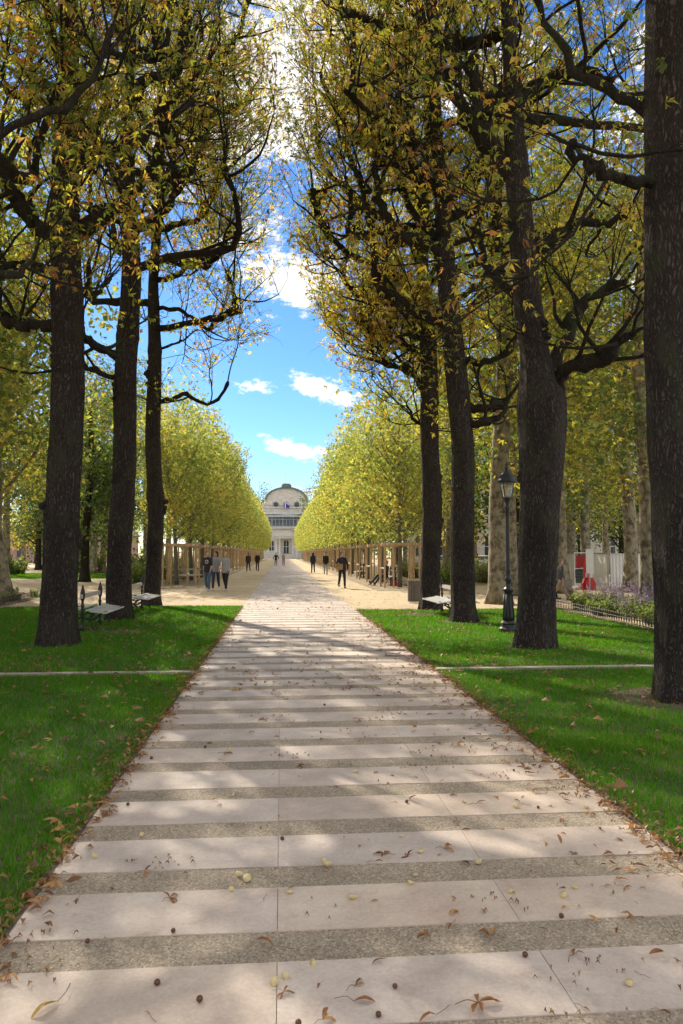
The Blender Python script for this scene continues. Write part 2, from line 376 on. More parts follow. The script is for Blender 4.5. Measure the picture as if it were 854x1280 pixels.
# bare earth rings round the trunks, worn patches
def lawn_density(x, y):
    d = np.ones_like(x)
    for cx, cy, r in [(4.4, 8.1, .75), (4.38, 12.75, .5), (4.4, 17.7, .55), (4.4, 21.6, .55), (-4.1, 13.75, .5), (-4.1, 19.1, .6), (-3.3, 15.9, .42), (3.7, 19.9, .5), (-4.2, 17.0, .4)]:
        q = np.hypot(x - cx, (y - cy)) / r
        d *= np.clip((q - .7) / .5, 0.12, 1)
    return d
def grass(name, regions, label=None):
    Vs = []; cols = []; n0 = 0
    for (x0, x1, y0, y1, dens, w, h) in regions:
        n = int((x1 - x0) * (y1 - y0) * dens)
        x = rs.uniform(x0, x1, n); y = rs.uniform(y0, y1, n)
        keep = rs.rand(n) < lawn_density(x, y)
        x = x[keep]; y = y[keep]; n = len(x)
        cl = np.sin(x * 1.7 + 1.3 * np.sin(y * 1.1)) * np.sin(y * 2.3 + x) * .5 + .5
        hh = h * rs.uniform(.55, 1.25, n) * (.75 + .4 * cl); a = rs.uniform(0, 2 * math.pi, n)
        ww = w * rs.uniform(.6, 1.2, n); lean = rs.uniform(.1, .9, n) * hh; la = rs.uniform(0, 2 * math.pi, n)
        p = np.stack([x, y, np.full(n, .004)], -1); dx = np.stack([np.cos(a), np.sin(a), 0 * a], -1) * ww[:, None]
        tip = p + np.stack([np.cos(la) * lean, np.sin(la) * lean, hh], -1)
        Vs.append(np.stack([p - dx, p + dx, tip], 1).reshape(-1, 3))
        v = rs.rand(n); g = np.stack([.032 + .055 * v + .025 * cl, .145 + .10 * v + .035 * cl, .006 + .006 * v], -1)
        dry = rs.rand(n) < .03 + .10 * (np.sin(x * .9 + 2) * np.sin(y * 1.3 + x) > .55); g[dry] = (.26, .24, .08)
        cols.append(np.repeat(g, 3, 0))
    V = np.vstack(Vs); F = np.arange(len(V)).reshape(-1, 3)
    o = MB().add(V, F, np.vstack(cols)).build(name, M['grass'], color=True)
    return tag(o, label, 'grass', kind='stuff')
grass('lawn_grass', [(-3.2, PATH_L - .02, 2.4, 5.5, 5200, .0035, .055), (-5.2, PATH_L - .02, 5.5, 10.3, 3000, .0045, .058),
                     (-8.4, -5.2, 5.5, 10.3, 1200, .006, .06), (-8.4, -3.2, .5, 5.5, 1100, .007, .058), (-3.2, PATH_L - .02, .5, 2.4, 2500, .005, .055),
                     (-8.4, PATH_L - .02, 10.52, 16, 1500, .007, .06), (-8.4, PATH_L - .02, 16, 23.5, 800, .011, .06)],
      'short green lawn on the left side of the paved path')
grass('lawn_grass', [(PATH_R + .02, 3.6, 3.6, 6.5, 4500, .0038, .055), (PATH_R + .02, 6.0, 6.0, 10.3, 2800, .0045, .058), (6.0, 8.0, 6.0, 10.3, 1200, .006, .058), (3.6, 8.0, .5, 6.0, 1100, .007, .058), (PATH_R + .02, 3.6, .5, 3.6, 2000, .0055, .055),
                     (PATH_R + .02, 8.0, 10.52, 16, 1500, .007, .06), (PATH_R + .02, 8.0, 16, 21.6, 850, .010, .06)],
      'short green lawn on the right side of the paved path')
grass('far_lawn_grass', [(-24, -9.5, 50, 62, 90, .03, .10)], 'far strip of green grass between the distant trunks on the left')

# ------------------------------------------------------------------ leaves
def unit(v): return v / (np.linalg.norm(v, axis=-1, keepdims=True) + 1e-9)
def leaflet_tmpl(n, droop=.35, wf=.34):
    """palmate leaf of n leaflets, unit length, each one bent quad"""
    out = []
    for i in range(n):
        a = (i - (n - 1) / 2) * (math.radians(230) / n); L = 1.0 - .28 * abs(i - (n - 1) / 2) / (n / 2)
        d = np.array([math.sin(a), math.cos(a), 0]); s = np.array([math.cos(a), -math.sin(a), 0])
        out.append([d * .03, d * L * .62 - s * wf * L * .5 + (0, 0, -droop * .32 * L), d * L + (0, 0, -droop * L), d * L * .62 + s * wf * L * .5 + (0, 0, -droop * .32 * L)])
    return np.array(out).reshape(-1, 3)
T5 = leaflet_tmpl(5, .75, .30); T7 = leaflet_tmpl(4, 1.3, .22)
T1 = np.array([(0, 0, 0), (-.42, .55, -.05), (0, 1, -.15), (.42, .55, -.05)], float)
T3 = np.array([(0, 0, 0), (-.2, .5, 0), (0, 1, -.2), (.2, .5, 0), (0, 0, 0), (-.45, .2, 0), (-.75, .72, -.2), (-.18, .42, 0),
               (0, 0, 0), (.18, .42, 0), (.75, .72, -.2), (.45, .2, 0)], float)
def place_leaves(mb, P, size, tmpl, pal, wts, down=.5, outdir=None):
    n = len(P)
    if n == 0: return
    d = rs.normal(size=(n, 3)); d[:, 2] -= down
    if outdir is not None: d = d + outdir * .9
    Y = unit(d); up = rs.normal(size=(n, 3)) * .7 + (0, 0, 1); X = unit(np.cross(Y, up)); Z = np.cross(X, Y)
    sz = size * rs.uniform(.65, 1.2, n)
    V = P[:, None, :] + sz[:, None, None] * (tmpl[None, :, 0:1] * X[:, None] + tmpl[None, :, 1:2] * Y[:, None] + tmpl[None, :, 2:3] * Z[:, None])
    k = len(tmpl)
    if k > 12:      # leaflets of one leaf differ in length, some are shrivelled or gone
        f = np.repeat(rs.uniform(.35, 1.2, (n, k // 4)), 4, 1)[..., None]
        V = P[:, None, :] + (V - P[:, None, :]) * f
    if k > 4 and len(tmpl) != 12: V = V + rs.normal(size=V.shape) * (sz * .10)[:, None, None] * (np.abs(tmpl).sum(1) > .1)[None, :, None]
    # colour runs in clumps: nearby leaves share a tendency
    ph = np.sin(P[:, 0] * 1.9 + 2 * np.sin(P[:, 1] * 1.3)) + np.sin(P[:, 2] * 1.7 + P[:, 1]) + rs.normal(size=n) * 1.2
    rk = np.argsort(np.argsort(ph)) / n
    cw = np.cumsum(wts) / np.sum(wts); idx = np.searchsorted(cw, rk).clip(0, len(pal) - 1)
    pal = np.array(pal); c = pal[idx] * rs.uniform(.75, 1.25, (n, 1)) * (1 + rs.normal(size=(n, 3)) * .06)
    mb.add(V.reshape(-1, 3), np.arange(n * k).reshape(-1, 4), np.repeat(np.clip(c, .004, .9), k, 0))
PAL_CH = [(.09, .12, .02), (.19, .20, .03), (.34, .30, .045), (.46, .35, .055), (.32, .17, .045), (.19, .09, .03)]
W_CH = [.20, .28, .26, .14, .08, .04]
W_GOLD = [.14, .26, .32, .18, .07, .03]
W_DARK = [.34, .26, .12, .07, .11, .10]
PAL_PL = [(.12, .165, .04), (.24, .265, .07), (.36, .345, .09), (.46, .39, .10), (.31, .20, .06)]
PAL_PK = [(.055, .085, .02), (.10, .13, .025), (.20, .20, .035), (.36, .31, .05), (.24, .15, .04)]
W_PL = [.26, .36, .25, .10, .03]

# ------------------------------------------------------------------ chestnut trees
def rand_path(p, d, L, n, wob, up, r):
    P = [np.array(p, float)]; d = unit(np.array(d, float))
    for i in range(n):
        d = unit(d + np.array([r.gauss(0, wob), r.gauss(0, wob), r.gauss(0, wob * .7) + up]))
        P.append(P[-1] + d * L / n)
    return np.array(P), d
def knobby(seed, amp=.18):
    r = np.random.RandomState(seed); ph = r.uniform(0, 6.28, 6)
    def f(k, th):
        k = k[:, None]; th = th[None]
        return 1 + amp * (.5 * np.sin(2.1 * k + ph[0] + 2 * th) + .4 * np.sin(3.7 * k + ph[1] - 3 * th + ph[2]) + .3 * np.sin(1.3 * k + ph[3]) + .2 * np.sin(5 * th + ph[4] + k))
    return f
def trunk_noise(H, r, nrings=184):
    ph = [r.uniform(0, 6.28) for _ in range(8)]
    def f(k, th, zs=None):
        k = k[:, None]; th = th[None]; zz = k * H / (nrings - 1)
        return 1 + (.12 * np.sin(5 * th + ph[5]) + .09 * np.sin(3 * th + ph[6])) * np.exp(-zz / .24) + .035 * np.sin(3 * th + ph[0] + k * .05) + .03 * np.sin(5 * th + ph[1] - k * .07) + .02 * np.sin(11 * th + ph[2] + .25 * np.sin(k * .3)) + .018 * np.sin(19 * th + ph[3] + .4 * np.sin(k * .21)) + .02 * np.sin(k * .45 + ph[4] + 2 * th)
    return f
def smooth_path(P, n=3):
    P = np.asarray(P, float); out = []
    for i in range(len(P) - 1):
        p0 = P[max(i - 1, 0)]; p1 = P[i]; p2 = P[i + 1]; p3 = P[min(i + 2, len(P) - 1)]
        for t in np.arange(n) / n:
            out.append(.5 * ((2 * p1) + (-p0 + p2) * t + (2 * p0 - 5 * p1 + 4 * p2 - p3) * t * t + (-p0 + 3 * p1 - 3 * p2 + p3) * t ** 3))
    out.append(P[-1]); return np.array(out)

# both rows are pruned back from the middle of the avenue (world X allowed at each height)
def open_right(P):
    P = np.atleast_2d(P); return P[:, 0] > np.interp(P[:, 2], [5, 6.5, 8.3, 10.6, 13.5, 18], [2.2, 1.6, 1.15, .3, -.1, -.5]) + .25 * np.sin(P[:, 2] * 3.1 + P[:, 1] * 2)
def open_left(P):
    P = np.atleast_2d(P); return P[:, 0] < np.interp(P[:, 2], [5, 7, 9.3, 13, 18], [-1.1, -.45, -.1, .3, .7]) + .25 * np.sin(P[:, 2] * 2.7 + P[:, 1] * 2)
def chestnut(loc, r0, H, seed, limbs=(), auto=10, zlo=5.5, lean=(0, 0), label='', group=None, leafn=1.0, leafsize=.12, lod=0, clip=None,
             fork=None, wts=W_CH, az_ok=None, detail=1.0, r_top=.07, shape=None, leaf_lo=4.5, name='chestnut_tree', xoff=None, wob=1.0):
    """limbs: list of (points relative to the base, start radius)"""
    r = random.Random(seed); root = empty(name, loc)
    tag(root, label, 'tree', group)
    L = np.array(loc, float)
    nz = 46; z = np.linspace(0, H, nz) ** 1.0
    sh = shape or (lambda t: 1 - .22 * t)
    wx = [r.uniform(0, 6.28) for _ in range(4)]
    tx = lean[0] * z + .10 * np.sin(z * .45 + wx[0]) * np.minimum(z / 4, 1) + .05 * np.sin(z * 1.1 + wx[1]) * np.minimum(z / 3, 1)
    ty = lean[1] * z + .10 * np.sin(z * .4 + wx[2]) * np.minimum(z / 4, 1)
    tx = lean[0] * z + (tx - lean[0] * z) * wob
    if xoff: tx = tx + np.interp(z, [q[0] for q in xoff], [q[1] for q in xoff])
    t = z / H
    rad = r0 * sh(t) * np.where(t > .45, 1 - (t - .45) / .55 * (1 - r_top / r0 / .75), 1)
    rad = rad * (1 + .24 * np.exp(-z / .26)) * np.where(z > 6, 1 - .2 * np.clip((z - 6) / 5, 0, 1), 1); rad = np.maximum(rad, .03)
    P = np.stack([tx, ty, z - .03], -1)
    mb = MB()
    # finer rings low down where the trunk is seen close
    Pf = np.stack([np.interp(np.linspace(0, nz - 1, nz * 4), np.arange(nz), P[:, k]) for k in range(3)], -1)
    rf = np.interp(np.linspace(0, nz - 1, nz * 4), np.arange(nz), rad)
    for _ in range(int(r.randint(3, 6) * wob)):       # burrs on the trunk
        zz = r.uniform(2.5, H * .6); rf = rf * (1 + r.uniform(.04, .13) * np.exp(-((Pf[:, 2] - zz) / .14) ** 2))
    mb.tube(Pf, rf, 40 if lod == 0 else 18, noise=trunk_noise(H, r))
    # lumpy burrs
    for _ in range(5 if lod == 0 else 2):
        zz = r.uniform(1.8, H * .55); i = int(zz / H * (nz - 1)); a = r.uniform(0, 6.28)
        c = P[i] + np.array([math.cos(a), math.sin(a), 0]) * rad[i] * .86
        for q in range(14):
            cc = c + np.array([r.gauss(0, .045), r.gauss(0, .045), r.gauss(0, .11)]); s = r.uniform(.035, .085)
            mb.lathe([(s * math.sin(math.pi * u / 6), -s * math.cos(math.pi * u / 6)) for u in range(7)], 8, cc)
    mb.build('trunk', M['bark'], root, smooth=True)
    def trunk_at(zz):
        return np.array([np.interp(zz, z, tx), np.interp(zz, z, ty), zz]), np.interp(zz, z, rad)
    anchors = []
    LB = []
    def twigs_from(mb, p, d, n, spread, length, rr):
        for _ in range(n):
            dd = unit(np.array(d) + np.array([r.gauss(0, spread), r.gauss(0, spread), abs(r.gauss(0, spread)) * .5 + .15]))
            ln = length * r.uniform(.55, 1.25)
            Q, e = rand_path(p, dd, ln, 6, .13, .04, r)
            if clip is not None and not clip(Q[-1] + L)[0]: continue
            mb.tube(Q, np.linspace(rr, rr * .25, len(Q)), 4, cap=False)
            anchors.append((Q, .30))
            for _ in range(2 if detail >= 1 else 1):
                k = r.randint(2, 5); d3 = unit(e + np.array([r.gauss(0, .8), r.gauss(0, .8), r.gauss(0, .5)]))
                Q2, _e = rand_path(Q[k], d3, ln * r.uniform(.3, .6), 4, .2, -.03, r)
                mb.tube(Q2, np.linspace(rr * .5, rr * .2, len(Q2)), 3, cap=False); anchors.append((Q2, .1))
    def limb(points, rr, sprays=None, knob=True, tw=1.0):
        mb = MB(); Q = smooth_path(points, 4); k = len(Q)
        Q[1:-1] += np.array([[r.gauss(0, .03) for _ in range(3)] for _ in range(k - 2)])
        rad_ = np.linspace(rr, rr * .42, k)
        if knob:
            for _ in range(max(2, k // 5)):
                i = r.randint(k // 3, k - 1); rad_ = rad_ * (1 + .45 * np.exp(-((np.arange(k) - i) / 1.0) ** 2))
            rad_ = np.minimum(rad_, rr * 1.15)
        mb.tube(Q, rad_, 12 if lod == 0 else 8, noise=knobby(r.randint(0, 9999), .16))
        mb.lathe([(rad_[-1] * 1.25 * math.sin(math.pi * u / 5), -rad_[-1] * 1.1 * math.cos(math.pi * u / 5)) for u in range(6)], 8, Q[-1])
        ns = int((sprays if sprays is not None else 5) * detail + .5)
        spots = [k - 1] * max(1, ns // 3) + [r.randint(k // 3, k - 2) for _ in range(ns - max(1, ns // 3))]
        for i in spots:
            d0 = unit(Q[min(i + 1, k - 1)] - Q[max(i - 1, 0)])
            side = np.array([r.gauss(0, .7), r.gauss(0, .7), r.choice((.6, .5, .3, -.35, -.6))])
            d = unit(d0 * .5 + side)
            ln = r.uniform(.9, 2.0)
            B, e = rand_path(Q[i], d, ln, 6, .16, .09, r)
            if clip is not None and not clip(B[-1] + e * .4 + L)[0]: continue
            mb.tube(B, np.linspace(min(rad_[i] * .5, .05), .016, len(B)), 6, cap=False)
            anchors.append((B, .85))
            twigs_from(mb, B[-1], e, int(4 * tw + .5), .62, 1.9, .012)
            twigs_from(mb, B[3], e, 2, .8, 1.3, .009)
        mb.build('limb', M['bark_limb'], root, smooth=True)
    for lb in limbs:
        pts, rr = lb[0], lb[1]; sp = lb[2] if len(lb) > 2 else None
        p = np.array(pts, float); b, br = trunk_at(p[0][2]); p[0] = b
        limb(p, rr, sp)
    for i in range(auto):
        zz = zlo + (H - zlo - .6) * (i + r.uniform(0, .8)) / max(auto, 1)
        for _try in range(12):
            a = i * 2.399 + r.uniform(-.5, .5) + _try * .5
            if az_ok is None or az_ok(a, zz): break
        b, br = trunk_at(zz); f = 1 - (zz - zlo) / (H - zlo + 2)
        out = r.uniform(1.3, 2.9) * (.55 + .55 * f); o = np.array([math.cos(a), math.sin(a), 0])
        if r.random() < .7:      # pollarded: out, then an elbow up
            pts = [b, b + o * out * .5 + (0, 0, .12), b + o * out + (0, 0, .30 + r.uniform(-.2, .3)), b + o * (out + .12) + (r.gauss(0, .15), r.gauss(0, .15), .9),
                   b + o * (out + r.uniform(0, .3)) + (r.gauss(0, .25), r.gauss(0, .25), 1.5 + r.uniform(0, .8))]
        else:
            pts = [b, b + o * out * .5 + (0, 0, .45), b + o * out * .9 + (0, 0, 1.2), b + o * out * 1.25 + (r.gauss(0, .2), r.gauss(0, .2), 2.1)]
        limb(pts, r.uniform(.07, .13) * (.6 + .5 * f), 7)
    b, br = trunk_at(H - .1)      # the leader ends in a spray too
    limb([b, b + (.2, .1, .7), b + (.1, -.2, 1.5), b + (.4, .1, 2.3)], br * .9, 7)
    # leaves
    per = 2.9 * leafn
    Ps = []; 
    for Q, t0 in anchors:
        ln = np.sum(np.linalg.norm(np.diff(Q, axis=0), axis=1)); n = rs.poisson(per * ln / .42 * (1 - t0))
        if n == 0: continue
        tt = rs.uniform(t0, 1.0, n) * (len(Q) - 1); i = np.minimum(tt.astype(int), len(Q) - 2); f = (tt - i)[:, None]
        Ps.append(Q[i] * (1 - f) + Q[i + 1] * f + rs.normal(size=(n, 3)) * .16)
    Ps = np.vstack(Ps); Ps = Ps[Ps[:, 2] > leaf_lo]
    if clip is not None:
        Ps = Ps[clip(Ps + L)]
    # bare patches: leaves have thinned unevenly
    hole = np.sin(Ps[:, 0] * 2.3 + 1.1 * np.sin(Ps[:, 2] * 1.4)) * np.sin(Ps[:, 1] * 2.1 + seed) + .6 * np.sin(Ps[:, 2] * 2.6 + seed)
    Ps = Ps[(hole > -.75) | (rs.rand(len(Ps)) < .25)]
    mb = MB(); h = int(len(Ps) * .85); rs.shuffle(Ps)
    place_leaves(mb, Ps[:h], leafsize, T5 if lod < 2 else T3, PAL_CH, wts, .6)
    place_leaves(mb, Ps[h:], leafsize * .9, T7 if lod < 2 else T1, PAL_CH[2:], [.35, .3, .2, .15], 1.4)
    mb.build('crown', M['leaf'], root, color=True)
    return root, len(Ps)

def onto(base, Y, *pp):   # pixel polyline at distance Y (each point may shift Y)
    out = []
    for p in pp:
        y = Y + (p[2] if len(p) > 2 else 0); out.append(tuple(np.array(PX(p[0], p[1], y)) - np.array(base)))
    return out
GCH = 'old horse chestnut trees lining the paved path'
tot = 0
# right row
bR1 = (4.60, 8.15, 0)
_, n = chestnut(bR1, .325, 17, 101, wob=.15, limbs=[
    (onto(bR1, 8.15, (850, 190), (822, 196, -.1), (795, 190, -.2), (765, 183, -.3), (745, 165, -.3), (735, 148, -.4)), .075, 4),
    (onto(bR1, 8.15, (850, 120), (800, 80, .4), (740, 40, .8), (690, -40, 1.2), (650, -120, 1.5)), .065, 7)],
    auto=9, zlo=7.5, label='thick dark chestnut trunk at the right edge of the picture, nearest of the right row', group=GCH, wts=W_DARK, leafsize=.115, leafn=.7, detail=1, leaf_lo=4.2); tot += n
bR2 = (4.46, 12.75, 0)
_, n = chestnut(bR2, .31, 18, 102, wob=.4, xoff=[(0, 0), (4.3, .16), (6, -.02), (9, -.28), (18, -.5)], limbs=[
    (onto(bR2, 12.75, (678, 520), (705, 478, 0), (730, 450, -.3), (765, 438, -.5), (790, 418, -.7), (812, 402, -.8)), .15, 8),
    (onto(bR2, 12.75, (690, 470), (712, 430, .1), (728, 395, .2), (745, 365, .3), (772, 345, .4), (800, 335, .4)), .13, 6),
    (onto(bR2, 12.75, (672, 310), (700, 285, -.1), (735, 262, -.2), (775, 255, -.4), (805, 245, -.5)), .12, 6),
    (onto(bR2, 12.75, (660, 215), (632, 165, -.1), (612, 130, -.3), (608, 90, -.3), (602, 40, -.4)), .15, 8),
    (onto(bR2, 12.75, (655, 180), (620, 160, .3), (596, 130, .5), (580, 100, .5), (560, 60, .6)), .10, 8),
    (onto(bR2, 12.75, (662, 380), (645, 350, .4), (625, 330, .6), (610, 300, .8), (600, 270, .8)), .09, 6),
    (onto(bR2, 12.75, (680, 110), (705, 60, 0), (745, 50, -.3), (790, 58, -.5)), .13, 6)],
    auto=8, zlo=9.5, label='broad chestnut forking low beside the lamp post on the right lawn', group=GCH, leafn=.62, 
    shape=lambda t: np.where(t * 18 < 4.4, 1 + .05 * t * 18 + .22 * np.exp(-((t * 18 - 4.3) / .8) ** 2), .86 - .25 * t + .58 * np.exp(-((t * 18 - 4.3) / .55) ** 2))); tot += n
bR3 = (4.42, 17.75, 0)
def R_left(a, z): return True
_, n = chestnut(bR3, .29, 19, 103, clip=open_right, wob=.5, xoff=[(0, 0), (4, -.05), (7.2, -.2), (10, -.4), (19, -.9)], limbs=[
    (onto(bR3, 17.75, (572, 400), (548, 392, .1), (520, 380, .2), (492, 362, .2), (474, 345, .2), (470, 300, .2), (462, 262, .2), (455, 225, .3)), .14, 12),
    (onto(bR3, 17.75, (568, 330), (552, 305, 0), (528, 286, -.1), (500, 285, -.2), (486, 258, -.3), (476, 235, -.3), (470, 190, -.3)), .17, 12),
    (onto(bR3, 17.75, (565, 280), (555, 235, .1), (545, 212, .2), (526, 210, .2), (520, 175, .2), (516, 140, .2), (512, 100, .2)), .16, 11),
    (onto(bR3, 17.75, (540, 300), (520, 250, .3), (505, 215, .4), (498, 180, .4), (492, 130, .5)), .11, 9),
    (onto(bR3, 17.75, (572, 258), (600, 244, 0), (622, 232, -.1), (640, 200, -.2), (645, 150, -.2)), .14, 8),
    (onto(bR3, 17.75, (582, 442), (602, 446, 0), (622, 442, -.1), (645, 430, -.2), (655, 410, -.2)), .10, 5),
    (onto(bR3, 17.75, (584, 500), (604, 506, 0), (626, 500, .2), (640, 494, .3)), .13, 5),
    (onto(bR3, 17.75, (584, 520), (606, 524, -.2), (628, 518, -.3), (640, 500, -.3)), .10, 4),
    (onto(bR3, 17.75, (580, 365), (600, 350, 0), (622, 325, .1), (650, 312, .2)), .08, 5),
    (onto(bR3, 17.75, (572, 415), (550, 425, .2), (528, 418, .3), (508, 414, .3), (490, 424, .3)), .06, 7)],
    auto=15, zlo=9, label='tall chestnut with many elbow-bent limbs reaching over the path from the right', group=GCH, leafn=.68, wts=W_GOLD); tot += n
bR4 = (4.42, 21.9, 0)
_, n = chestnut(bR4, .29, 19, 104, clip=open_right, limbs=[
    (onto(bR4, 21.9, (540, 500), (525, 470, 0), (510, 455, -.1), (488, 452, -.2), (470, 440, -.3)), .10, 24),
    (onto(bR4, 21.9, (540, 470), (528, 440, .2), (505, 425, .3), (478, 415, .4), (455, 395, .4)), .09, 24),
    (onto(bR4, 21.9, (540, 430), (520, 400, .2), (500, 375, .3), (470, 370, .4), (440, 355, .4), (425, 330, .4)), .11, 16),
    (onto(bR4, 21.9, (540, 380), (505, 340, -.2), (465, 320, -.3), (425, 300, -.3), (400, 270, -.3), (390, 230, -.3)), .13, 14),
    (onto(bR4, 21.9, (540, 320), (500, 270, .2), (450, 240, .3), (415, 205, .3), (395, 160, .3)), .12, 14),
    (onto(bR4, 21.9, (540, 250), (500, 200, 0), (455, 160, 0), (420, 120, 0), (400, 70, 0)), .12, 14),
    (onto(bR4, 21.9, (545, 180), (510, 120, .4), (470, 70, .5), (440, 10, .5)), .12, 12),
    (onto(bR4, 21.9, (545, 560), (535, 535, .2), (520, 520, .3), (510, 500, .3)), .06, 12)],
    auto=15, zlo=8, label='fourth chestnut of the right row, trunk standing where the lawn meets the gravel', group=GCH, leafn=1.3, leafsize=.13, wts=W_GOLD); tot += n
# left row
bL1 = (-4.0, 13.8, 0)
_, n = chestnut(bL1, .31, 18, 201, wob=.35, limbs=[
    (onto(bL1, 13.8, (70, 412), (48, 410, 0), (30, 412, .1), (12, 405, .2), (2, 380, .2), (-8, 340, .2)), .12, 4),
    (onto(bL1, 13.8, (68, 345), (40, 336, -.2), (14, 338, -.3), (-12, 345, -.4)), .10, 4),
    (onto(bL1, 13.8, (70, 300), (48, 288, 0), (30, 262, .1), (14, 240, .1), (4, 200, .2)), .17, 5),
    (onto(bL1, 13.8, (78, 310), (105, 288, 0), (128, 262, -.1), (150, 262, -.2), (165, 240, -.2)), .16, 6),
    (onto(bL1, 13.8, (88, 410), (108, 425, .2), (130, 440, .3), (150, 442, .4)), .09, 3),
    (onto(bL1, 13.8, (82, 390), (102, 375, .3), (120, 368, .5), (138, 350, .6)), .07, 3),
    (onto(bL1, 13.8, (75, 240), (98, 200, 0), (115, 160, 0), (130, 120, -.1)), .13, 7),
    (onto(bL1, 13.8, (72, 120), (50, 125, -.3), (25, 125, -.5), (0, 108, -.7)), .07, 4)],
    auto=12, zlo=9, label='dark chestnut with bare straight trunk, nearest of the left row, beside the first bench', group=GCH, wts=W_DARK, leafn=.5, leafsize=.115); tot += n
bL2 = (-4.06, 19.1, 0)
_, n = chestnut(bL2, .30, 20, 202, clip=open_left, limbs=[
    (onto(bL2, 19.1, (158, 455), (135, 442, 0), (115, 430, .1), (98, 412, .1)), .12, 4),
    (onto(bL2, 19.1, (158, 480), (135, 472, -.2), (112, 462, -.3), (100, 450, -.3)), .08, 3),
    (onto(bL2, 19.1, (160, 290), (182, 275, 0), (200, 262, -.1), (215, 235, -.1), (212, 205, -.1)), .14, 8),
    (onto(bL2, 19.1, (158, 120), (180, 92, 0), (205, 88, -.1), (218, 68, -.1), (226, 20, -.1), (228, -20, -.1)), .17, 8),
    (onto(bL2, 19.1, (158, 60), (145, 30, 0), (140, 10, 0), (130, -30, 0)), .14, 6),
    (onto(bL2, 19.1, (158, 230), (140, 205, .1), (125, 190, .2), (118, 160, .2)), .10, 5)],
    auto=14, zlo=9, label='middle chestnut of the three on the left lawn, between the two double benches', group=GCH, leafn=.52,
    lean=(.006, 0)); tot += n
bL3 = (-4.14, 24.3, 0)
_, n = chestnut(bL3, .255, 20, 203, clip=open_left, limbs=[
    (onto(bL3, 24.3, (198, 505), (215, 500, 0), (232, 494, -.1), (255, 506, -.1), (272, 500, -.2), (284, 478, -.2)), .08, 6),
    (onto(bL3, 24.3, (198, 440), (215, 432, .2), (228, 425, .3), (246, 412, .3)), .05, 4),
    (onto(bL3, 24.3, (198, 385), (218, 386, 0), (238, 396, -.1), (258, 410, -.1), (276, 396, -.2), (300, 388, -.3)), .08, 8),
    (onto(bL3, 24.3, (200, 350), (222, 343, 0), (243, 320, -.1), (262, 318, -.1), (276, 305, -.2), (285, 285, -.2)), .10, 9),
    (onto(bL3, 24.3, (196, 320), (215, 322, 0), (236, 326, .1), (252, 330, .2), (264, 325, .2), (280, 295, .2)), .12, 8),
    (onto(bL3, 24.3, (200, 285), (222, 276, 0), (243, 272, .1), (258, 250, .1), (270, 220, .1), (290, 195, 0)), .12, 11),
    (onto(bL3, 24.3, (196, 240), (215, 222, 0), (235, 205, 0), (248, 175, 0), (256, 150, .1)), .15, 10),
    (onto(bL3, 24.3, (196, 180), (225, 150, .2), (262, 132, .2), (295, 120, .2), (312, 95, .2)), .13, 12),
    (onto(bL3, 24.3, (196, 120), (230, 90, .1), (265, 60, .2), (290, 30, .2), (305, -20, .2)), .13, 12),
    (onto(bL3, 24.3, (194, 300), (178, 270, -.3), (160, 240, -.5)), .09, 5)],
    auto=13, zlo=8.5, label='slim chestnut at the far end of the left lawn with long low branch hanging right', group=GCH, leafn=1.0, leafsize=.125); tot += n
# the rows carry on beside and behind the camera: their crowns reach into the top of the picture and shade the foreground
bL0 = (-4.15, 8.9, 0)
_, n = chestnut(bL0, .34, 16, 301, limbs=[([(0, 0, 6.0), (.8, .3, 6.9), (1.5, .6, 7.6), (1.9, .7, 8.6)], .06, 6), ([(0, 0, 5.0), (.6, 1.2, 5.4), (.5, 2.2, 6.2)], .055, 5)],
    auto=12, zlo=6.5, az_ok=lambda a, zz: math.cos(a) < .1 or zz > 11, label='chestnut just outside the left edge whose branches hang into the top left corner', group=GCH, wts=W_DARK, leafn=1.6); tot += n
bL00 = (-4.2, 3.6, 0)
_, n = chestnut(bL00, .34, 15, 302, auto=9, zlo=6.5, label='chestnut standing to the left of the camera, only its shade on the path seen', group=GCH, wts=W_DARK, leafn=1.4); tot += n
bR0 = (4.5, 3.2, 0)
_, n = chestnut(bR0, .34, 15, 303, limbs=[([(0, 0, 5.4), (-.5, 1.2, 6.2), (-.6, 2.2, 7.0), (-.7, 2.8, 7.8)], .10, 7)], auto=8, zlo=6.8,
    label='chestnut to the right of the camera with a branch over the top right corner', group=GCH, wts=W_DARK, leafn=.8); tot += n
print('chestnut leaves', tot)

